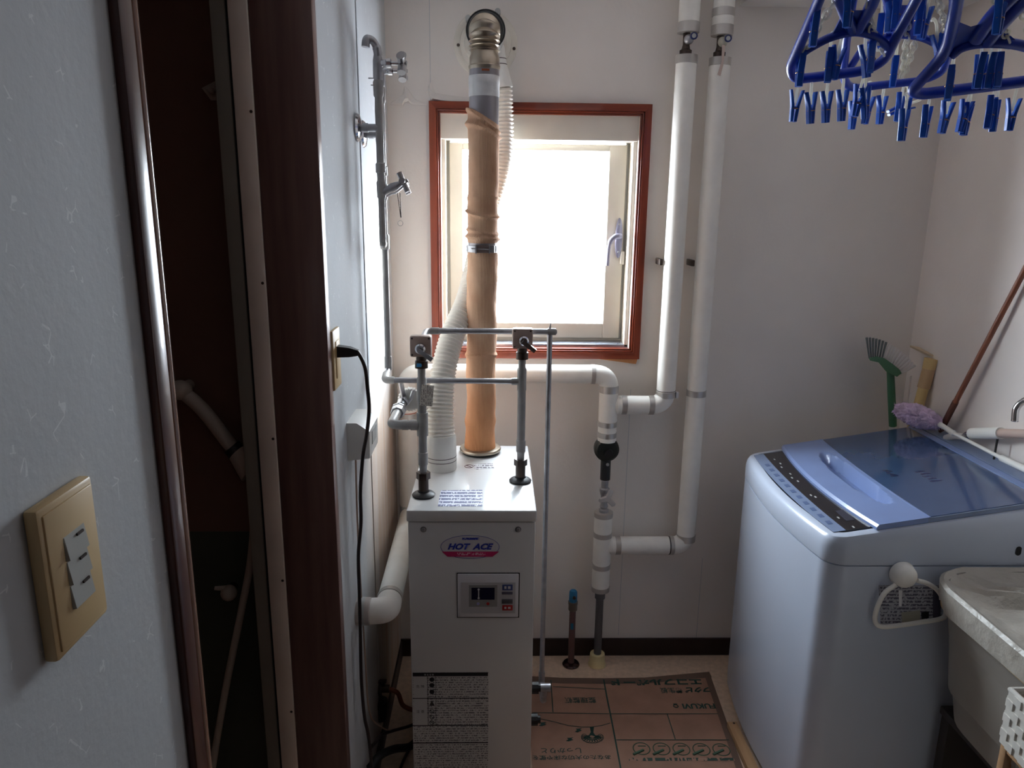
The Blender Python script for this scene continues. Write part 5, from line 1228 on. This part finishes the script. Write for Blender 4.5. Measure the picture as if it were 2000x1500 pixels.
# ================================================================== BIN, STAND, WICKER UNIT
YB = 1.545
bl0 = PY(1852, 1150, YB); bb0 = PY(1852, 1412, YB)
bx0, bzt, bzb = bl0.x, bl0.z, bb0.z
def rrect(x0, x1, y0, y1, z, r, n=8):
    out = []
    for cx1, cy1, a0 in ((x1 - r, y1 - r, 0), (x0 + r, y1 - r, 90), (x0 + r, y0 + r, 180), (x1 - r, y0 + r, 270)):
        for k in range(n + 1):
            a = math.radians(a0 + 90 * k / n); out.append(V((cx1 + r * math.cos(a), cy1 + r * math.sin(a), z)))
    return out
bn_ = thing('trash_bin', 'white plastic bin with clear bag over its rim by washing machine', 'bin', (bx0 + 0.2, 1.4, bzb))
by0, by1 = 1.125, 1.632
off = bb0.x - bx0
MB().loft([rrect(bx0 + off + 0.02, bx0 + 0.36, by0 + 0.05, by1 - 0.04, bzb, 0.11), rrect(bx0 + off, bx0 + 0.38, by0 + 0.03, by1 - 0.02, bzb + 0.012, 0.12), rrect(bx0 + 0.002, bx0 + 0.40, by0, by1, bzt - 0.02, 0.11), rrect(bx0 - 0.004, bx0 + 0.406, by0 - 0.006, by1 + 0.006, bzt, 0.11), rrect(bx0 + 0.008, bx0 + 0.39, by0 + 0.008, by1 - 0.008, bzt + 0.001, 0.10), rrect(bx0 + 0.03, bx0 + 0.38, by0 + 0.03, by1 - 0.03, bzb + 0.10, 0.10)], True, True, True).build('body', M_BIN, bn_)
random.seed(21); rings = []
for (g, dz, am) in ((0.004, -0.050, 0.010), (0.007, -0.030, 0.003), (0.009, 0.0, 0.002), (0.002, 0.007, 0.001), (-0.02, -0.004, 0.004), (-0.07, -0.012, 0.010), (-0.12, 0.004, 0.014), (-0.16, 0.016, 0.012)):
    rr_ = rrect(bx0 - 0.002 - g, bx0 + 0.404 + g, by0 - 0.004 - g, by1 + 0.004 + g, bzt + dz, max(0.03, 0.11 + g * 0.5), 10)
    rings.append([p_ + V((0, 0, am * math.sin(i * 1.7 + random.random()))) for i, p_ in enumerate(rr_)])
MB().loft(rings, True, False, True).build('bag', M_BAG, bn_)
MB().loft([rrect(bx0 + 0.001 - 0.004, bx0 + 0.408, by0 - 0.009, by1 + 0.009, bzt - 0.058 + e, 0.115, 8) for e in (0, 0.012)], True, False, False).build('bag_tape', mat('tan_tape', (190, 160, 116), 0.6), bn_)
stn = thing('low_stand', 'dark low stand under the white bin', 'stand', (bx0 + 0.2, 1.4, 0))
MB().box(bx0 + 0.075, bx0 + 0.40, by0 + 0.03, by1 - 0.02, bzb - 0.022, bzb - 0.0005, 0.003).build('shelf', M_DARKWOOD, stn)
for sx_ in (bx0 + 0.08, bx0 + 0.365):
    for sy_ in (by0 + 0.035, by1 - 0.055): MB().box(sx_, sx_ + 0.03, sy_, sy_ + 0.03, 0, bzb - 0.022).build('leg', M_DARKWOOD, stn)
MB().box(bx0 + 0.11, bx0 + 0.36, by1 - 0.05, by1 - 0.035, 0.05, bzb - 0.022).build('back_panel', M_DARKWOOD, stn)
# wicker drawers
YW = 1.10
wl = PY(1974, 1345, YW)
wx0 = wl.x; wz1 = wl.z
wk = thing('wicker_drawers', 'white woven drawer unit with light wood frame at lower right', 'drawer unit', (wx0 + 0.14, 0.98, 0))
rz = PY(1962, 1447, YW).z
fz0 = PY(1953, 1500, YW).x
wy0_, wy1_ = 0.80, YW
fx0 = PY(1957, 1446, YW).x
for z_ in (rz, rz - 0.19, 0.03):
    MB().box(fx0, fx0 + 0.30, wy1_ - 0.014, wy1_, z_ - 0.014, z_, 0.002).build('rail', M_PINEW, wk)
    MB().box(fx0, fx0 + 0.014, wy0_, wy1_ - 0.014, z_ - 0.014, z_, 0.002).build('rail', M_PINEW, wk)
    MB().box(fx0 + 0.286, fx0 + 0.30, wy0_, wy1_ - 0.014, z_ - 0.014, z_, 0.002).build('rail', M_PINEW, wk)
    MB().box(fx0 + 0.014, fx0 + 0.286, wy0_, wy0_ + 0.014, z_ - 0.014, z_, 0.002).build('rail', M_PINEW, wk)
for sx_ in (fx0, fx0 + 0.286):
    for sy_ in (wy0_, wy1_ - 0.014): MB().box(sx_ - 0.001, sx_ + 0.015, sy_, sy_ + 0.015, 0, rz + 0.001, 0.002).build('leg', M_PINEW, wk)
def weave(x0, x1, y0, y1, z0, z1, name):
    d_ = MB()
    d_.box(x0 + 0.004, x1 - 0.004, y0 + 0.004, y1 - 0.004, z0, z1 - 0.01)
    dr_ = d_.build(name, M_WICKER, wk)
    rows = max(3, int((z1 - z0) / 0.013)); b = MB()
    for r_ in range(rows):
        zc5 = z0 + (z1 - z0) * (r_ + 0.5) / rows; hgt = (z1 - z0) / rows * 0.5
        for (ax_, c0, c1, fix, sgn) in (('x', x0, x1, y1, 1), ('x', x0, x1, y0, -1), ('y', y0, y1, x0, -1), ('y', y0, y1, x1, 1)):
            nn = max(3, int((c1 - c0) / 0.016))
            for k in range(nn):
                s_ = c0 + (c1 - c0) * (k + 0.5) / nn; wd = (c1 - c0) / nn * 0.52; o5 = 0.0022 if (k + r_) % 2 else 0.0
                if ax_ == 'x': b.box(s_ - wd, s_ + wd, fix + sgn * o5 - 0.0035, fix + sgn * o5 + 0.0035, zc5 - hgt, zc5 + hgt)
                else: b.box(fix + sgn * o5 - 0.0035, fix + sgn * o5 + 0.0035, s_ - wd, s_ + wd, zc5 - hgt, zc5 + hgt)
    o = b.build('weave', M_WICKER, dr_, smooth=False); o['kind'] = 'stuff'
    MB().tube([(x0, y0, z1), (x0, y1, z1), (x1, y1, z1), (x1, y0, z1), (x0, y0, z1)], 0.0055, 10).build('rim', M_WICKER, dr_)
weave(wx0 - 0.002, fx0 + 0.284, wy0_ + 0.02, wy1_ - 0.004, rz + 0.002, wz1, 'basket')
weave(fx0 + 0.018, fx0 + 0.282, wy0_ + 0.018, wy1_ - 0.006, rz - 0.16, rz - 0.022, 'drawer')
weave(fx0 + 0.018, fx0 + 0.282, wy0_ + 0.018, wy1_ - 0.006, 0.034, rz - 0.21, 'drawer')

# ================================================================== CLOTHES HANGERS
# pegs are parts of a hanger; a peg = two jaws + hook + spring, modelled once
def make_peg_meshes():
    jaw = MB()
    for s in (-1, 1):
        pr_ = [V((s * 0.0115, 0, 0.0)), V((s * 0.0085, 0, -0.012)), V((s * 0.005, 0, -0.028)), V((s * 0.0042, 0, -0.040)), V((s * 0.0035, 0, -0.056))]
        wd = [0.0050, 0.0056, 0.0056, 0.0058, 0.0055]; th = [0.0020, 0.0022, 0.0028, 0.0030, 0.0026]
        rings = []
        for p_, w_2, t_ in zip(pr_, wd, th):
            rings.append([p_ + V((a * t_, c_ * w_2, 0)) for a, c_ in ((-1, -0.7), (-0.5, -1), (0.5, -1), (1, -0.7), (1, 0.7), (0.5, 1), (-0.5, 1), (-1, 0.7))])
        jaw.loft(rings)
    jaw.box(-0.006, 0.006, -0.0045, 0.0045, -0.034, -0.029, 0.001)
    spring = MB().ring((0, 0, -0.033), Z, 0.0072, 0.0007, 18, 5)
    hook = MB().tube(spline([(0, 0.0, -0.022), (0.0, 0, -0.004), (0.001, 0, 0.012), (0.0, 0, 0.020), (-0.004, 0, 0.026), (-0.009, 0, 0.024)], 5), 0.0027, 8)
    return jaw, hook, spring
_j, _h, _s = make_peg_meshes()
JAW = _j.build('clothes_peg', M_BLUEL, loc=(0, 0, 0)); HOOK = _h.build('hook', M_CHAIN, loc=(0, 0, 0)); SPR = _s.build('spring', M_WIRE, loc=(0, 0, 0))
PEGM = (JAW.data, HOOK.data, SPR.data)
for o in (JAW, HOOK, SPR): bpy.data.objects.remove(o)
def peg(parent, at, rz=0.0, tx=0.0, ty=0.0, sc_=1.0, upside=False):
    """at = world position of the top of the peg's jaws"""
    o = bpy.data.objects.new('clothes_peg', PEGM[0]); COL.objects.link(o); o.parent = parent
    o.location = V(at) - world_loc(parent); o.rotation_euler = (tx + (math.pi if upside else 0), ty, rz); o.scale = (sc_,) * 3
    h_ = bpy.data.objects.new('hook', PEGM[1]); COL.objects.link(h_); h_.parent = o
    s2 = bpy.data.objects.new('spring', PEGM[2]); COL.objects.link(s2); s2.parent = o
    return o
def chain(parent, a, c2, link=0.021, r=0.0021):
    a, c2 = V(a), V(c2); d = (c2 - a); n_ = max(2, int(d.length / (link * 0.74))); d.normalize()
    u2 = d.orthogonal().normalized(); b = MB()
    for i in range(n_):
        t = (i + 0.5) / n_; c_ = a + (c2 - a) * t; u3 = u2 if i % 2 else d.cross(u2)
        pts = []
        for k in range(13):
            ang = 2 * math.pi * k / 12; pts.append(c_ + d * (link * 0.5 * math.cos(ang)) + u3 * (link * 0.28 * math.sin(ang)))
        b.tube(pts, r, 6, caps=False)
    o = b.build('chain', M_CHAIN, parent); return o
def bar(parent, pts, r, name, per=6, m=None, flat=1.0):
    return MB().tube(spline(pts, per), r, 12).build(name, m or M_BLUE, parent)

def hanger(label, yfun, outer, arch, struts, pegs_, chains, r=0.0095, upside=(), webs=()):
    PP = lambda x, y: PY(x, y, yfun(x, y))
    c_ = PP(*outer[len(outer) // 2])
    t = thing('clothes_hanger', label, 'clothes hanger', c_, 'blue peg hangers at upper right')
    b = MB(); pts = [PP(x, y) for x, y in outer]
    pts = fillet(pts + [pts[0]], 0.03, 5)
    b.tube(pts, r, 12).build('frame', M_BLUE, t)
    if arch: bar(t, [PP(x, y) for x, y in arch], r * 0.85, 'arch')
    for s_ in struts: bar(t, [PP(x, y) for x, y in s_], r * 1.15, 'strut')
    for w_3 in webs:
        q3 = [PP(x, y) for x, y in w_3]; MB().loft([q3, [p_ + V((0, 0.006, 0)) for p_ in q3]]).build('web', M_BLUE, t)
    for (x, y, rz, tx, ty) in pegs_: peg(t, PP(x, y), rz * 0.55 - 0.1, tx, ty)
    for (x, y, rz, tx, ty) in upside: peg(t, PP(x, y), rz, tx, ty)
    for ca_, cb_ in chains: chain(t, PP(*ca_), PP(*cb_))
    return t
R_ = math.radians
y1f = lambda x, y: 1.46 - 0.0010 * (150 - y) if y < 150 else 1.46
hanger('blue peg hanger nearest the window, lowest left corner frame with two white chains', y1f,
       [(1672, -170), (1640, -110), (1600, 0), (1543, 132), (1552, 155), (1600, 150), (1690, 138), (1728, 118), (1756, 62), (1790, 0), (1840, -110), (1835, -170)],
       [(1562, 108), (1585, 92), (1625, 72), (1672, 62), (1710, 72), (1735, 92)],
       [[(1636, -60), (1642, 0), (1665, 58)], [(1716, -60), (1706, 0), (1675, 58)]],
       [(1557, 176, 0.2, 0, 0.05), (1584, 180, 0.9, 0, -0.1), (1615, 178, 0.9, 0, -0.08), (1646, 175, 0.9, 0, -0.08), (1682, 166, 0.3, 0.0, 0.12), (1690, 170, 1.2, 0, -0.2)],
       [((1640, -12), (1549, 132)), ((1696, -10), (1703, 62)), ((1703, 62), (1726, 108))], r=0.0088,
       upside=[(1594, 20, 1.4, 0, 0.0), (1566, 104, 1.5, 0, 0), (1640, 90, 0.2, 0, 0.1), (1622, 96, 1.3, 0, 0.1), (1690, 86, 0.3, 0, -0.2), (1704, 82, 1.2, 0, 0.4), (1662, -20, 0.7, 0, 0)],
       webs=[[(1650, 20), (1690, 20), (1712, 74), (1672, 62), (1625, 70)]])
y2f = lambda x, y: 1.60 - 0.0012 * (170 - y)
hanger('blue peg hanger in the middle behind the nearest one with rounded right corner', y2f,
       [(1700, -160), (1676, -60), (1655, 60), (1646, 150), (1660, 174), (1720, 166), (1800, 158), (1840, 142), (1856, 100), (1862, 30), (1866, -60), (1850, -160)],
       [(1662, 130), (1690, 92), (1740, 70), (1795, 72), (1836, 92), (1850, 120)],
       [[(1720, -60), (1735, 0), (1752, 68)], [(1812, -60), (1800, 0), (1782, 68)]],
       [(1669, 198, 0.8, 0, 0), (1699, 187, 0.8, 0, 0.1), (1724, 187, 0.9, 0, 0), (1762, 182, 1.3, 0, 0.1), (1783, 200, 0.3, 0.0, 1.15), (1772, 192, 1.2, 0.1, -0.2)],
       [((1777, 20), (1762, 150)), ((1830, -20), (1846, 60)), ((1795, 60), (1768, 140))], r=0.0080,
       upside=[(1744, -5, 0.5, 0, 0), (1800, 0, 1.2, 0, 0), (1830, 65, 0.2, 0, -0.3), (1842, 70, 0.9, 0, 0.25), (1750, 110, 1.2, 0, 0), (1755, -12, 0.9, 0, 0), (1812, 10, 0.4, 0, 0.1), (1722, 30, 1.1, 0, 0.1)],
       webs=[[(1728, 10), (1808, 10), (1800, 74), (1765, 66), (1735, 74)]])
y3f = lambda x, y: 1.40 - 0.0009 * (180 - y)
hanger('blue peg hanger at the right edge with wide arch and slotted diagonal strut', y3f,
       [(1900, -160), (1880, -60), (1866, 20), (1850, 100), (1780, 178), (1800, 184), (1900, 172), (2010, 158), (2110, 140), (2150, 60), (2160, -60), (2130, -160)],
       [(1858, 108), (1880, 92), (1920, 84), (1980, 86), (2030, 100), (2080, 122)],
       [[(1905, 78), (1940, 30), (1990, -20)], [(1925, 84), (1962, 40), (2010, -10)]],
       [(1768, 213, 1.3, 0, 0.0), (1813, 206, 1.4, 0, 0.05), (1853, 198, 0.6, 0, 0.12), (1890, 196, 0.5, 0, 0.15), (1893, 202, 1.3, 0, 0.1), (1940, 188, 1.4, 0, 0.1), (1947, 194, 1.6, 0, -0.05), (1981, 192, 0.1, 0, 0.02)],
       [((1944, -8), (1972, 92)), ((1990, -5), (2010, 60))], r=0.0100,
       upside=[(1917, 104, 1.4, 0, 0), (1936, 104, 1.5, 0, 0), (1952, 108, 1.2, 0, 0.3), (1860, 132, 1.0, 0, 0.25), (1958, -10, 0.6, 0, 0)],
       webs=[[(1866, 40), (1896, 52), (1940, 40), (1990, 84), (1920, 82), (1862, 106)]])
# pale pipe end just under the soffit
cpz = thing('ceiling_pipe', 'short white pipe end under the ceiling above the right hanger', 'pipe', PY(1905, -10, 1.95))
c0_ = PY(1872, -28, 2.0); c1_ = PY(1940, -30, 1.98)
MB().tube([c0_ + V((0, 0, 0)), V((c1_.x, c1_.y, c1_.z))], 0.032, 24).build('pipe', M_LAG, cpz)
MB().cyl(c0_ + V((0.02, 0, 0.0)), V((c0_.x + 0.02, c0_.y, CEIL)), 0.012, n=12).build('drop_rod', M_LAG, cpz)
